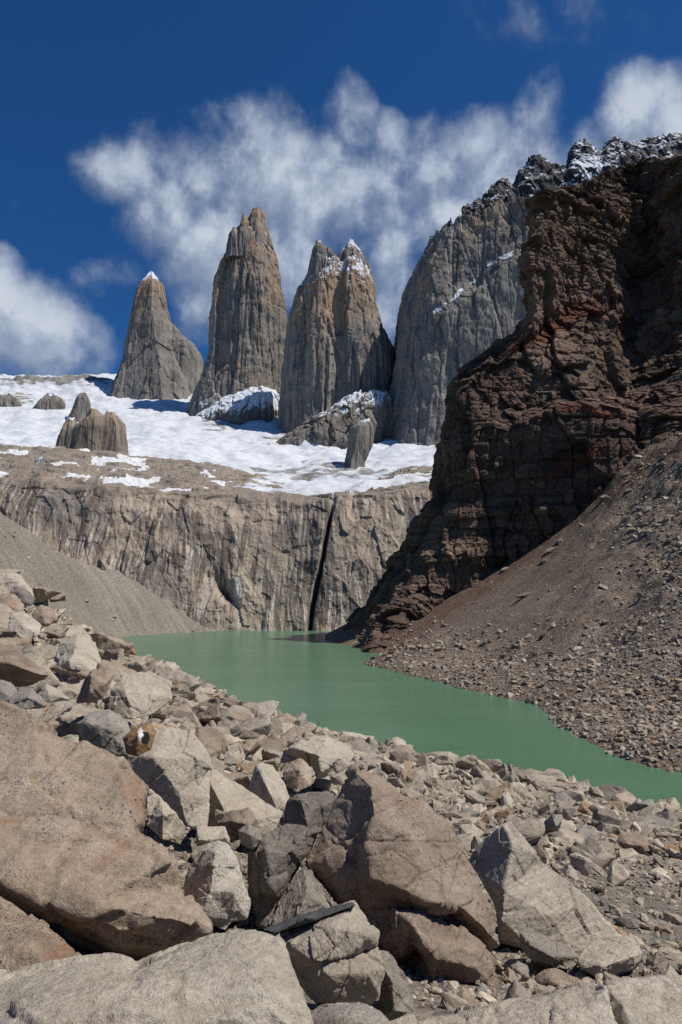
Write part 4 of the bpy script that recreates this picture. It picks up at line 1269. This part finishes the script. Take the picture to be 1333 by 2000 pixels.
boulder('boulder', 'pale tan block with a horizontal crack, below the big pointed boulder', 'pale', [
    B(4.6, [(535, 1822, .35), (610, 1792, .38), (692, 1764, .4), (715, 1795, .25), (738, 1822, .1), (733, 1845, .05), (680, 1866, -.05), (625, 1880, -.05), (556, 1866, .1)],
      [(640, 1808, .08), (720, 1828, -.02), (570, 1842, .05)], [(9, 10)], .7, .85),
    B(4.6, [(552, 1862, .15), (625, 1880, .0), (680, 1862, .0), (735, 1845, .08), (752, 1892, .0), (740, 1945, -.05), (718, 1965, -.02), (650, 1962, .02), (612, 1965, .15), (580, 1910, .2)],
      [(640, 1905, -.14), (655, 1948, -.12), (720, 1900, -.12)], [(10, 11), (10, 12), (1, 10)], .7, .85)])
boulder('boulder', 'thin dark slate slab lying on top of the pale cracked block', 'slate', [
    B(4.75, [(515, 1816, .1), (555, 1798, .2), (620, 1778, .25), (688, 1763, .25), (694, 1768, .1), (620, 1795, .05), (540, 1822, .0)], [(600, 1792, .0)], [], .25, .95)], amp=.5)
boulder('boulder', 'bluish grey narrow boulder leaning against the pale cracked block', 'grey', [
    B(5.0, [(734, 1858, .2), (760, 1865, .2), (785, 1895, .15), (803, 1935, .1), (814, 1980, .0), (760, 2000, -.05), (728, 1990, -.02), (742, 1935, .05), (752, 1892, .1)], [(768, 1920, -.06), (770, 1975, -.12)], [(9, 10)], .6, .8)])
boulder('boulder', 'pale striped slab with a rough dark left face, right of the big pointed boulder', 'striped', [
    B(8.2, [(985, 1612, .5), (1008, 1622, .55), (1060, 1680, .6), (1150, 1758, .5), (1212, 1838, .3), (1190, 1860, .2), (1130, 1880, .05), (1050, 1862, -.05), (975, 1845, .1), (968, 1770, .35), (935, 1705, .6), (912, 1682, .75), (950, 1640, .7)],
      [(1003, 1650, .25), (985, 1740, .0), (980, 1800, -.1), (1080, 1790, .05)], [(0, 13), (13, 14), (14, 15), (15, 8)], 1.2, .8)], amp=.6)
boulder('boulder', 'small grey slab with a dark end, tilted before the striped slab', 'grey', [
    B(7.2, [(1015, 1818, .25), (1040, 1822, .3), (1085, 1838, .25), (1132, 1868, .15), (1126, 1898, .05), (1082, 1890, -.05), (1035, 1870, .0), (1018, 1848, .15)], [(1036, 1845, -.05), (1080, 1868, -.12)], [(8, 9)], .5, .8)])
boulder('boulder', 'flat pale block beyond the bottom right corner, beside the tilted grey slab', 'pale', [
    B(6.8, [(1130, 1872, .15), (1155, 1842, .35), (1235, 1830, .35), (1256, 1862, .2), (1242, 1892, .05), (1172, 1918, -.1), (1138, 1895, .0)], [(1175, 1888, -.12), (1238, 1866, .0)], [(7, 8), (0, 7)], .5, .85)])
boulder('boulder', 'cream speckled block covered in black dots, grey left side, left of the dark leaning rock', 'speckled', [
    B(6.4, [(362, 1712, .3), (388, 1658, .4), (425, 1645, .4), (445, 1650, .35), (468, 1690, .25), (486, 1760, .12), (480, 1790, .05), (455, 1800, .02), (440, 1818, .0), (398, 1800, .05), (362, 1772, .2)],
      [(422, 1664, .12), (412, 1740, -.06), (396, 1785, -.08), (455, 1740, -.02)], [(2, 11), (11, 12), (12, 13), (13, 9)], .8, .8)], amp=.7)
boulder('boulder', 'small pale block balanced above the cream speckled block', 'pale', [
    B(7.0, [(384, 1612, .2), (440, 1614, .25), (449, 1638, .1), (450, 1648, .05), (415, 1642, .0), (384, 1654, .08)], [(440, 1636, -.02), (388, 1640, .0)], [], .4, .85)], amp=.6)
boulder('boulder', 'dark brown wedge rock above the small pale block', 'brown', [
    B(7.8, [(424, 1606, .3), (452, 1582, .35), (485, 1578, .35), (500, 1600, .2), (492, 1622, .05), (470, 1640, .1), (450, 1645, .2), (430, 1622, .25)], [(456, 1604, .0), (486, 1610, -.05)], [(8, 9)], .6, .8)])
boulder('boulder', 'small grey rounded rock between the brown wedge and the dark leaning rock', 'grey', [
    B(7.0, [(464, 1622, .15), (485, 1608, .2), (508, 1620, .15), (512, 1642, .05), (495, 1658, .0), (470, 1648, .08)], [(488, 1630, -.08)], [], .4, .8)])
boulder('boulder', 'dark grey rough rock leaning between the speckled block and the big pointed boulder', 'dgrey', [
    B(7.0, [(488, 1665, .2), (520, 1628, .4), (560, 1612, .5), (600, 1612, .5), (628, 1620, .45), (605, 1668, .3), (570, 1720, .2), (545, 1760, .12), (525, 1812, .05), (502, 1800, .1), (490, 1750, .15)],
      [(520, 1660, .02), (560, 1668, .08), (532, 1740, -.08), (585, 1640, .22)], [(11, 12), (12, 13), (11, 13)], .9, .8)], amp=1.3)
boulder('boulder', 'brownish slab leaning beneath the left edge of the big pointed boulder', 'grey', [
    B(6.8, [(592, 1690, .4), (612, 1700, .35), (628, 1740, .25), (650, 1780, .1), (610, 1800, .0), (545, 1812, .0), (522, 1806, .1), (545, 1760, .25)], [(600, 1740, .05), (585, 1785, -.08), (620, 1760, .02)], [(0, 8), (8, 9)], .7, .8)])
boulder('boulder', 'dark-faced rock with a pale top behind the left shoulder of the big pointed boulder', 'dgrey', [
    B(9.5, [(545, 1608, .3), (562, 1560, .4), (582, 1552, .5), (640, 1545, .6), (662, 1560, .6), (640, 1600, .4), (618, 1632, .2), (580, 1632, .1)], [(588, 1562, .1), (615, 1580, .15), (602, 1615, -.05)], [(8, 9), (9, 10)], .9, .8)])
boulder('boulder', 'smooth tan ramp of rock slanting down right behind the brown wedge', 'pale', [
    B(10.5, [(402, 1560, .4), (410, 1500, .7), (450, 1522, .75), (500, 1555, .7), (556, 1588, .6), (550, 1605, .5), (520, 1640, .2), (470, 1640, .1), (400, 1612, .1)],
      [(412, 1530, .25), (440, 1585, -.05), (500, 1600, .1)], [(1, 9), (9, 10)], 1.1, .8)], amp=.6)
boulder('boulder', 'big pale grey block behind the huge stained slab, a rusty stone at its upper left', 'pale', [
    B(9.6, [(242, 1475, .35), (290, 1440, .6), (330, 1418, .8), (372, 1425, .85), (398, 1455, .8), (418, 1500, .6), (410, 1560, .3), (400, 1618, .05), (365, 1612, .0), (310, 1562, .1), (258, 1510, .25)],
      [(300, 1480, .12), (385, 1480, .3), (350, 1550, .0)], [(11, 12)], 1.3, .8)], amp=.7)
boulder('boulder', 'rough grey rock with a dark left end, above the huge stained slab', 'grey', [
    B(9.8, [(148, 1412, .4), (170, 1395, .55), (215, 1385, .6), (250, 1405, .55), (262, 1440, .3), (250, 1475, .1), (195, 1478, .05), (168, 1460, .15)], [(168, 1410, .2), (215, 1425, .05)], [(8, 9)], .8, .8)])
boulder('boulder', 'small square rust-orange stone with a white and black patch, on the pale grey block', 'rusty', [
    B(9.0, [(240, 1440, .25), (264, 1420, .3), (296, 1410, .3), (306, 1430, .2), (296, 1464, .08), (268, 1478, .0), (246, 1472, .08)], [(270, 1436, .0), (248, 1452, .05)], [(7, 8)], .4, .85)], amp=.6)
boulder('boulder', 'pale wedge of rock under the big pale grey block', 'pale', [
    B(8.4, [(286, 1542, .3), (312, 1555, .3), (345, 1590, .2), (372, 1622, .05), (352, 1650, .0), (318, 1640, .02), (288, 1610, .1)], [(320, 1590, .0)], [], .6, .8)])
boulder('boulder', 'pale fluted rock with a sharp tip and a dark left side', 'pale', [
    B(13.0, [(484, 1552, .6), (500, 1492, .9), (512, 1490, .9), (535, 1496, .85), (560, 1540, .5), (568, 1578, .2), (545, 1592, .0), (520, 1565, .1)], [(512, 1515, .2), (528, 1550, -.05)], [(1, 8), (8, 9)], 1.0, .8)])
boulder('boulder', 'round-topped tan boulder in front of the largest block by the lake', 'tan', [
    B(14.0, [(552, 1508, .5), (570, 1486, .7), (590, 1482, .7), (610, 1505, .5), (608, 1535, .1), (580, 1548, .0), (558, 1535, .2)], [(585, 1502, .1)], [], 1.0, .8)])
boulder('boulder', 'largest pale block by the lake, with a dark overhung left side', 'pale', [
    B(16.0, [(545, 1492, 1.0), (552, 1465, 1.2), (590, 1442, 1.5), (640, 1433, 1.6), (680, 1450, 1.4), (694, 1470, 1.0), (684, 1498, .4), (658, 1512, .2), (640, 1515, .2), (622, 1520, .3), (608, 1500, .8), (575, 1480, 1.0)],
      [(622, 1475, .1), (628, 1508, -.1), (575, 1462, .5), (665, 1480, .3)], [(12, 13), (12, 14), (12, 15)], 1.8, .8)])
boulder('boulder', 'brown upright block with a black left face, on the left slope', 'brown', [
    B(14.5, [(150, 1374, .6), (168, 1322, .9), (182, 1306, 1.0), (210, 1304, 1.0), (222, 1318, .8), (212, 1345, .4), (198, 1365, .1), (172, 1374, .0)], [(176, 1318, .1), (175, 1350, -.1), (205, 1335, .1)], [(2, 8), (8, 9), (9, 7)], .9, .8)], amp=.7)
boulder('boulder', 'smooth pale slab sloping to the right, beside the brown upright block', 'pale', [
    B(15.5, [(212, 1400, .3), (215, 1345, 1.0), (238, 1318, 1.4), (290, 1312, 1.6), (335, 1330, 1.5), (338, 1365, .9), (300, 1395, .4), (262, 1405, .0)], [(245, 1350, .4), (300, 1355, .5)], [(8, 9)], 1.5, .8)], amp=.6)
boulder('boulder', 'grey slab with a deep black overhang at the left edge', 'brown', [
    B(15.0, [(-120, 1240, 2.0), (0, 1258, 1.6), (35, 1268, 1.3), (70, 1295, .9), (98, 1318, .4), (90, 1330, .8), (40, 1345, 1.2), (-120, 1345, 1.4)], [(20, 1296, -.2), (80, 1318, .0), (-60, 1290, .0)], [(8, 9), (8, 10)], 1.6, .85)], amp=.6)
boulder('boulder', 'big pale angular boulder high on the left slope, split by a black notch', 'pale', [
    B(24.0, [(108, 1290, 1.0), (118, 1255, 2.0), (150, 1232, 2.6), (178, 1245, 2.4), (195, 1290, 1.2), (185, 1315, .3), (140, 1308, .0), (122, 1300, .3)], [(150, 1268, .6), (162, 1296, .2), (135, 1290, .1)], [(2, 8), (8, 9)], 2.0, .8)])
boulder('boulder', 'rounded pale boulder below the black overhang at the left edge', 'grey', [
    B(12.5, [(-80, 1345, .7), (0, 1330, .8), (20, 1334, .7), (34, 1350, .4), (28, 1368, .1), (-80, 1385, .0)], [(5, 1350, .1)], [], 1.0, .8)])
boulder('boulder', 'low grey boulder with a jagged top, above the huge stained slab', 'grey', [
    B(12.0, [(20, 1366, .4), (40, 1348, .7), (62, 1344, .7), (80, 1362, .4), (90, 1378, .1), (40, 1388, .0), (15, 1384, .1)], [(55, 1362, .1)], [], .8, .8)])
boulder('boulder', 'angular grey-topped rock left of the brown upright block', 'pale', [
    B(13.0, [(72, 1358, .5), (90, 1336, .8), (118, 1348, .6), (135, 1366, .2), (100, 1372, .0), (78, 1372, .1)], [(95, 1354, .1), (120, 1360, .05)], [(6, 7)], .8, .8)])
for lab, mt, Y0, pts, inn in [
    ('rounded brown boulder at the left edge, second from the top of the slope', 'tan', 36, [(-60, 1170, 2), (0, 1160, 2.4), (30, 1158, 2.2), (48, 1180, 1), (46, 1196, .2), (-60, 1215, 0)], [(15, 1180, .3)]),
    ('tall pale boulder with a curved crack, left of the split angular boulder', 'pale', 31, [(14, 1232, .6), (22, 1196, 2), (48, 1192, 2.2), (82, 1220, 1.2), (78, 1240, .3), (40, 1258, 0), (18, 1248, .2)], [(45, 1222, .4)]),
    ('pale boulder with a sunlit flat top, highest on the left slope', 'pale', 44, [(-40, 1125, 2), (0, 1118, 2.6), (40, 1122, 2.4), (62, 1150, 1), (70, 1172, .3), (20, 1160, 0), (-40, 1165, .3)], [(40, 1140, .5)]),
    ('grey wedge boulder with a dark face beneath the highest pale boulder', 'dgrey', 41, [(22, 1158, .8), (30, 1144, 1.8), (50, 1150, 1.6), (72, 1170, .5), (60, 1182, 0), (30, 1176, 0)], [(42, 1158, .2)]),
    ('brown grey block right of the tall cracked boulder', 'brown', 33, [(62, 1200, 1), (80, 1184, 2), (105, 1188, 1.8), (112, 1210, .5), (92, 1222, 0), (64, 1214, .2)], [(84, 1200, .2)]),
    ('small orange-tan stone on the skyline of the left slope against the lake', 'rusty', 50, [(248, 1268, .6), (256, 1263, .9), (266, 1270, .5), (266, 1279, 0), (252, 1278, .1)], [(257, 1270, -.1)]),
    ('pale flat boulder at the lake end of the left skyline', 'pale', 46, [(312, 1303, .8), (325, 1292, 1.4), (342, 1293, 1.3), (352, 1304, .6), (340, 1312, 0), (318, 1312, 0)], [(332, 1302, .1)]),
    ('pale pointed boulder on the lake skyline right of the largest block', 'pale', 36, [(757, 1462, .5), (766, 1443, 1.2), (776, 1439, 1.3), (792, 1448, 1), (796, 1462, .2), (775, 1468, 0)], [(776, 1455, .1)]),
    ('flat pale boulder on the lake skyline behind the largest block', 'pale', 34, [(655, 1446, 1.2), (668, 1430, 2), (705, 1432, 2.2), (732, 1440, 1.5), (728, 1456, .3), (690, 1462, 0)], [(690, 1448, .4)]),
    ('brown boulder lying alone in the gravel at the right', 'brown', 16, [(1202, 1642, .6), (1212, 1624, .9), (1245, 1622, .9), (1270, 1648, .4), (1262, 1664, 0), (1225, 1664, .1)], [(1225, 1648, 0), (1255, 1652, 0)]),
    ('upright cream stone standing in the rubble of the right slope', 'pale', 22, [(976, 1580, .4), (982, 1550, 1), (992, 1544, 1.1), (1002, 1562, .8), (1002, 1580, .1), (985, 1590, 0)], [(990, 1565, .1)]),
    ('layered pale slab with a split edge in the gravel at the right', 'striped', 14, [(1202, 1702, .4), (1218, 1684, .7), (1262, 1700, .5), (1284, 1716, .2), (1258, 1724, 0), (1212, 1716, 0)], [(1235, 1706, 0)]),
    ('pale block with a rough front, just right of the big pointed boulder', 'pale', 14, [(888, 1640, .5), (898, 1612, .8), (925, 1608, .8), (945, 1628, .5), (925, 1658, 0), (895, 1655, .1)], [(918, 1632, 0)]),
    ('small tan triangular stone lying at the foot of the hollow brown slab', 'tan', 5.6, [(884, 1975, .1), (892, 1940, .2), (905, 1926, .22), (940, 1966, .1), (935, 1985, 0), (895, 1990, 0)], [(905, 1960, -.05)]),
    ('brown wedge rock at the foot of the striped slab, its point to the left', 'brown', 6.6, [(1035, 1922, .2), (1062, 1895, .3), (1085, 1892, .3), (1150, 1918, .15), (1120, 1940, 0), (1050, 1945, 0)], [(1075, 1915, -.05)]),
    ('grey cube-like stone left of the tilted grey slab', 'grey', 6.9, [(996, 1885, .2), (1010, 1876, .25), (1030, 1886, .2), (1034, 1910, .05), (1010, 1920, 0), (998, 1905, .05)], [(1012, 1895, -.05)]),
]:
    sc_ = Y0 * 60 / 1333.
    boulder('boulder', lab, mt, [B(Y0, [(a, b, c * 1.0) for a, b, c in pts], inn, [], sc_ * .9, .8)])

OC = 'rock outcrops in the glacier'
PX1 = [(-1, 0), (-.25, -1), (.3, -.75), (1, -.1), (.4, .9), (-.6, .8)]
PX2 = [(-1, -.2), (-.5, -1), (.5, -.9), (1, 0), (.3, 1), (-.7, .8)]
M_CRAG = mat_tower('tan_crag', .9, (.225, .195, .155), (.30, .245, .18), (.30, .22, .15))
tower_obj('rock_outcrop', [
    loft([(800, 179, 184), (804, 173, 196), (810, 168, 207), (818, 157, 211), (828, 147, 213), (842, 141, 209), (860, 138, 204), (880, 128, 199), (905, 114, 192), (930, 106, 188)], 985, .75, 360, 260, amp=.42, seed=11, cols=22, poly=PX1, jag=5),
    loft([(806, 207, 221), (813, 201, 235), (824, 197, 243), (846, 195, 247), (885, 188, 250)], 1010, .8, 200, 140, amp=.35, seed=12, cols=16, poly=PX2, jag=4, snow_top=.25),
    loft([(818, 132, 146), (826, 124, 152), (842, 117, 158), (858, 112, 158), (890, 106, 160)], 1020, .8, 180, 120, amp=.35, seed=15, cols=14, poly=PX2, jag=4, snow_top=.4)],
    M_CRAG, label='tan rock outcrop like a broken tooth, standing in the snowfield', category='outcrop', group=OC)
tower_obj('rock_outcrop', [
    loft([(769, 160, 167), (773, 152, 173), (784, 147, 178), (798, 141, 180), (815, 130, 184), (835, 118, 190)], 1490, .8, 200, 150, amp=.4, seed=13, cols=16, poly=PX1, jag=6, snow_top=.3, snow_base=.3)],
    M_BUTT, label='small dark rock knob high in the snowfield, behind the tooth-shaped outcrop', category='outcrop', group=OC)
tower_obj('rock_outcrop', [
    loft([(771, 92, 112), (777, 82, 124), (786, 72, 130), (798, 62, 128), (812, 52, 126), (830, 46, 124)], 1620, .6, 260, 150, amp=.55, seed=16, cols=18, poly=PX2, jag=8, snow_top=.5, snow_base=.35)],
    M_BUTT, label='snow-streaked rock rib between the dark knob and the left edge of the snowfield', category='outcrop', group=OC)
tower_obj('rock_outcrop', [
    loft([(768, -20, 18), (776, -30, 36), (788, -40, 42), (802, -50, 36), (815, -60, 30), (830, -60, 24)], 1640, .6, 260, 150, amp=.55, seed=17, cols=18, poly=PX1, jag=8, snow_top=.5, snow_base=.2)],
    M_BUTT, label='grey rock face at the left edge, high in the snowfield', category='outcrop', group=OC)
tower_obj('rock_outcrop', [
    loft([(820, 712, 722), (825, 698, 728), (833, 684, 731), (845, 680, 731), (862, 677, 728), (880, 674, 722), (900, 670, 714), (925, 664, 712)], 1050, .8, 260, 220, amp=.42, seed=14, cols=18, poly=PX1, jag=5, snow_top=.6, snow_from=.55)],
    M_BUTT, label='steep brown-grey rock pinnacle at the mouth of the snowy gully', category='outcrop', group=OC)

# the rusty stone carries a white mineral patch and a hollow's shade painted black
host = [o for o in bpy.data.objects if o.get('label', '').startswith('small square rust-orange')][0]
n_ = len(host.data.vertices)
co = np.empty(n_ * 3, np.float32); host.data.vertices.foreach_get('co', co)
px, py = project(co.reshape(-1, 3) + np.array(host.location))
wob = fbm(co.reshape(-1, 3) * 18., 3) * 5
mark = S(-np.hypot((px - 275 + wob) / 5, (py - 1436 - wob) / 14), -1.15, -.85) - 2 * S(-np.hypot((px - 285 + wob) / 8, (py - 1442 + wob) / 13), -1.1, -.9)
ma = host.data.attributes.new('mark', 'FLOAT', 'POINT'); ma.data.foreach_set('value', np.clip(mark, -1, 1).astype(np.float32))

# ------------------------------------------------------------------ loose rocks
rnd = random.Random(11)
rs = np.random.RandomState(5)


def hull_rock(seed, npts=13, flat=.75, boxy=.5):
    r = np.random.RandomState(seed)
    d = r.normal(size=(npts, 3)); d /= np.linalg.norm(d, axis=1)[:, None]
    b = np.sign(d) * np.abs(d) ** .55
    b /= np.abs(b).max(1)[:, None]
    p = (d * (1 - boxy) + b * boxy * .8) * r.uniform(.75, 1.05, (npts, 1)) * np.array([1, r.uniform(.6, .95), flat * r.uniform(.6, 1.0)])
    bm = bmesh.new()
    for v in p:
        bm.verts.new(v)
    res = bmesh.ops.convex_hull(bm, input=bm.verts)
    bmesh.ops.delete(bm, geom=[v for v in bm.verts if not v.link_faces], context='VERTS')
    bmesh.ops.triangulate(bm, faces=bm.faces)
    bmesh.ops.recalc_face_normals(bm, faces=bm.faces)
    bm.verts.index_update()
    V = np.array([v.co[:] for v in bm.verts]); F = np.array([[v.index for v in f.verts] for f in bm.faces])
    bm.free()
    return V / np.abs(V).max() * .5, F


def rot_mats(n, tilt=1.0):
    a = rs.uniform(0, 2 * np.pi, n); b = rs.normal(0, .45 * tilt, n); c = rs.normal(0, .45 * tilt, n)
    ca, sa, cb, sb, cc, sc = np.cos(a), np.sin(a), np.cos(b), np.sin(b), np.cos(c), np.sin(c)
    o, z = np.ones(n), np.zeros(n)
    Rz = np.stack([ca, -sa, z, sa, ca, z, z, z, o], 1).reshape(n, 3, 3)
    Rx = np.stack([o, z, z, z, cb, -sb, z, sb, cb], 1).reshape(n, 3, 3)
    Ry = np.stack([cc, z, sc, z, o, z, -sc, z, cc], 1).reshape(n, 3, 3)
    return Rx @ Ry @ Rz


HULLS = [hull_rock(100 + k, 9 + k % 6, .55 + .05 * (k % 6), .3 + .1 * (k % 5)) for k in range(16)]


def rubble_mesh(name, pos, size, tints, hulls=None, smooth=False):
    """many small stones in one mesh"""
    Vs, Fs, Ts, o = [], [], [], 0
    hulls = hulls or HULLS
    kind = rs.randint(0, len(hulls), len(pos))
    R = rot_mats(len(pos))
    st = rs.uniform(.7, 1.25, (len(pos), 3))
    for k, (hv, hf) in enumerate(hulls):
        ix = np.where(kind == k)[0]
        if not len(ix):
            continue
        v = np.einsum('nij,nkj->nki', R[ix], hv[None] * st[ix][:, None]) * size[ix][:, None, None] + pos[ix][:, None]
        nvt = len(hv)
        f = hf[None] + (np.arange(len(ix)) * nvt)[:, None, None] + o
        Vs.append(v.reshape(-1, 3)); Fs.append(f.reshape(-1, 3)); Ts.append(np.repeat(tints[ix], nvt, 0)); o += nvt * len(ix)
    return mesh_np(name, np.concatenate(Vs), np.concatenate(Fs), smooth, {'tint': np.concatenate(Ts)})


def tint(n, warm=.5):
    pal = np.array([(1.0, .98, .95), (1.22, 1.2, 1.15), (.72, .70, .69), (1.05, .90, .76), (.88, .92, .95), (1.1, .82, .62), (.95, .9, .85), (1.35, 1.32, 1.26)])
    w = np.array([.27, .22, .15, .08, .12, .02, .12, .08]); w /= w.sum()
    return pal[rs.choice(len(pal), n, p=w)] * rs.uniform(.85, 1.15, (n, 1))


# prototypes of the individually placed rocks
PROTO = []
for k in range(16):
    V, F = hull_rock(300 + k, 10 + k % 5, .7, .35 + .12 * (k % 4))
    co, F2 = fracture('rock', V, [tuple(f) for f in F], .024, 1.3, seed=40 + k)
    PROTO.append(mesh_np('rock', co, F2, True))
PROTO_COUNT = 0
MID = []
for k in range(14):
    V, F = hull_rock(500 + k, 12 + k % 7, .62, .3 + .15 * (k % 4))
    bm = bmesh.new()
    bv = [bm.verts.new(v) for v in V]
    for f in F:
        bm.faces.new([bv[i] for i in f])
    bmesh.ops.bevel(bm, geom=list(bm.edges), offset=.018, segments=1, affect='EDGES')
    bmesh.ops.triangulate(bm, faces=bm.faces)
    bmesh.ops.subdivide_edges(bm, edges=[e for e in bm.edges if e.calc_length() > .16], cuts=2, use_grid_fill=True)
    bmesh.ops.triangulate(bm, faces=bm.faces)
    bm.normal_update()
    bm.verts.index_update()
    co = np.array([v.co[:] for v in bm.verts]); nn = np.array([v.normal[:] for v in bm.verts])
    F2 = np.array([[v.index for v in f.verts] for f in bm.faces])
    bm.free()
    co = co + nn * ((worley(co * 4.5 + k * 3.3)[2] - .5) * .05 + fbm(co * 5 + k, 3) * .03)[:, None]
    MID.append((co, F2))


def place_rock(pos, size, mat, label, group, cat='rock', sq=None):
    global PROTO_COUNT
    me = PROTO[rnd.randrange(len(PROTO))]
    key = me.name + mat
    if key not in place_rock.cache:
        m2 = me.copy(); m2.materials.append(MS[mat]); place_rock.cache[key] = m2
    o = bpy.data.objects.new('rock', place_rock.cache[key])
    COL.objects.link(o)
    o.location = pos
    o.rotation_euler = (rnd.gauss(0, .35), rnd.gauss(0, .35), rnd.uniform(0, 6.28))
    o.scale = (size * rnd.uniform(.85, 1.2), size * rnd.uniform(.75, 1.1), size * rnd.uniform(.7, 1.1))
    o['label'] = label; o['category'] = cat; o['group'] = group
    return o


place_rock.cache = {}

# near slope: sample the visible wedge
N = 150000
Yr = 5.5 + 50 * rs.beta(1.15, 1.5, N)
Xr = rs.uniform(-.62, .62, N) * Yr
keep = rs.uniform(size=N) < np.clip(.35 + Yr / 40, 0, 1)
Xr, Yr = Xr[keep], Yr[keep]
size = .062 * (1 - rs.uniform(size=len(Xr))) ** (-1 / 2.25)
size *= np.clip(Yr / 17, .55, 1.6)
size = np.minimum(size, np.minimum(1.5, Yr * .046))
size = np.where(Yr < 9.5, np.minimum(size, .28), size)
size = np.where((Yr > 38) & (Xr / Yr > -.40) & (Xr / Yr < .1), np.minimum(size, .9), size)
# larger stones on the left slope, a sandier patch low on the right
leftness = S(-Xr / Yr, -.15, .4)
size *= 1 + .9 * leftness
ok = rs.uniform(size=len(Xr)) < 1 - .55 * leftness
Xr, Yr, size, = Xr[ok], Yr[ok], size[ok]
sand = np.exp(-(((Xr - 4.6) / 1.9) ** 2 + ((Yr - 11.0) / 2.4) ** 2))
ok = rs.uniform(size=len(Xr)) > .75 * sand
Xr, Yr, size = Xr[ok], Yr[ok], size[ok]
# keep clear of the big boulders
ins = np.zeros(len(Xr), bool)
for a, b, c, d_ in HERO_FOOT:
    mx, my = (b - a) * .12, (d_ - c) * .1
    ins |= (Xr > a + mx) & (Xr < b - mx) & (Yr > c - .25) & (Yr < d_ - my)
ok = ~ins | (size < .12)
Xr, Yr, size = Xr[ok], Yr[ok], size[ok]
Zr = ground_z(Xr, Yr) + size * .12
ang_size = size / Yr
order = np.argsort(-ang_size)
big = order[:205]
rest = order[205:]
GR = 'loose rocks of the near boulder slope'
for i in big:
    x, y = Xr[i], Yr[i]
    where = 'left slope' if x / y < -.18 else ('middle of the near slope' if x / y < .12 else 'right of the near slope')
    place_rock((x, y, Zr[i] + size[i] * .08), size[i] * 1.05, 'rock', 'angular grey-tan loose rock lying among the rubble of the near slope', GR)
pos = np.stack([Xr, Yr, Zr], 1)
mid, rest = rest[:4200], rest[4200:]
me = rubble_mesh('rubble', pos[rest], size[rest] * 1.15, tint(len(rest)))
me2 = rubble_mesh('rubble', pos[mid], size[mid] * 1.1, tint(len(mid)), MID, False)
bm = bmesh.new(); bm.from_mesh(me); bm.from_mesh(me2); bm.to_mesh(me); bm.free()
bpy.data.meshes.remove(me2)
obj('rubble', me, MS['rubble'], kind='stuff', label='angular grey-tan rubble covering the near shore slope', category='rubble')

# scree slope on the right shore
N = 130000
Yr = rs.uniform(80, 390, N); Xr = rs.uniform(0, 260, N)
near = rs.uniform(size=N) < np.clip(1.25 - Yr / 320, .15, 1)
Xr, Yr = Xr[near], Yr[near]
Zr = talus_z(Xr, Yr)
P3 = np.stack([Xr, Yr, Zr], 1)
px, py = project(P3)
ok = (Zr > -.2) & (px < 1420) & (px > 690) & (py > 830)
Xr, Yr, Zr, px, py = Xr[ok], Yr[ok], Zr[ok], px[ok], py[ok]
size = .33 * (1 - rs.uniform(size=len(Xr))) ** (-1 / 2.2)
low = S(-Zr, -22, -3)
rightk = S(px, 1080, 1250)
upr = S(px - py * .55, 600, 720)
size *= .8 + .55 * low + .35 * rightk + .7 * upr * rightk
ok = rs.uniform(size=len(Xr)) < np.clip(.16 + .8 * low + .45 * rightk + .25 * upr, 0, 1)
Xr, Yr, Zr, px, py, size = Xr[ok], Yr[ok], Zr[ok], px[ok], py[ok], size[ok]
size = np.minimum(size, Yr * .014)
ang_size = size / Yr
order = np.argsort(-ang_size)
big, rest = order[:40], order[40:]
GT2 = 'boulders on the right scree slope'
for i in big:
    place_rock((Xr[i], Yr[i], Zr[i] + size[i] * .12), size[i], 'talus', 'angular brown-grey boulder lying on the brown scree slope of the right shore', GT2, 'boulder')
for (p, s_, lab) in [((1024, 1167, 283), 5.2, 'largest lone boulder, pale and flat, in the middle of the right scree slope'), ((1075, 1065, 330), 5.5, 'pale boulder at the upper end of a boulder train below the dark cliff'), ((1090, 1052, 332), 4.8, 'second pale boulder of the boulder train below the dark cliff'), ((1060, 1080, 322), 4.6, 'lowest boulder of the train below the dark cliff'), ((985, 1115, 350), 4.0, 'cream boulder at the foot of the dark cliff'), ((1180, 985, 330), 4.5, 'pale boulder high on the right scree slope under the cliff'),
                     ((1305, 1000, 262), 4.2, 'pale boulder by the right edge high on the scree slope')]:
    a = at(*p); a[2] = float(talus_z(np.array([a[0]]), np.array([a[1]]))[0]) + s_ * .15
    o = place_rock(a, s_, 'talus', lab, GT2, 'boulder')
    o.scale = (s_ * 1.5, s_, s_ * .75); o.rotation_euler = (.1, -.35, .3)
pos = np.stack([Xr, Yr, Zr + size * .1], 1)[rest]
me = rubble_mesh('scree', pos, size[rest], tint(len(rest)))
obj('scree', me, MS['scree'], kind='stuff', label='brown scree stones strewn over the right shore slope', category='scree')

# a sparser scatter on the grey moraine
N = 16000
Yr = rs.uniform(230, 575, N); Xr = -Yr * rs.uniform(.14, .55, N)
cl = fbm(np.stack([Xr / 28, Yr / 45, Xr * 0], 1), 4)
kp = rs.uniform(size=N) < np.clip(.10 + 2.2 * cl, .04, 1)
Xr, Yr = Xr[kp], Yr[kp]
Zr = moraine_z(Xr, Yr)
ok = (Zr > .2)
Xr, Yr, Zr = Xr[ok], Yr[ok], Zr[ok]
size = .5 * (1 - rs.uniform(size=len(Xr))) ** (-1 / 2.2)
size = np.minimum(size, 4.0)
N_ = len(size)
pos = np.stack([Xr, Yr, Zr + size * .1], 1)
me = rubble_mesh('scree', pos, size, tint(len(pos)) * 1.15)
obj('scree', me, MS['scree'], kind='stuff', label='scattered grey stones on the left moraine slope', category='scree')
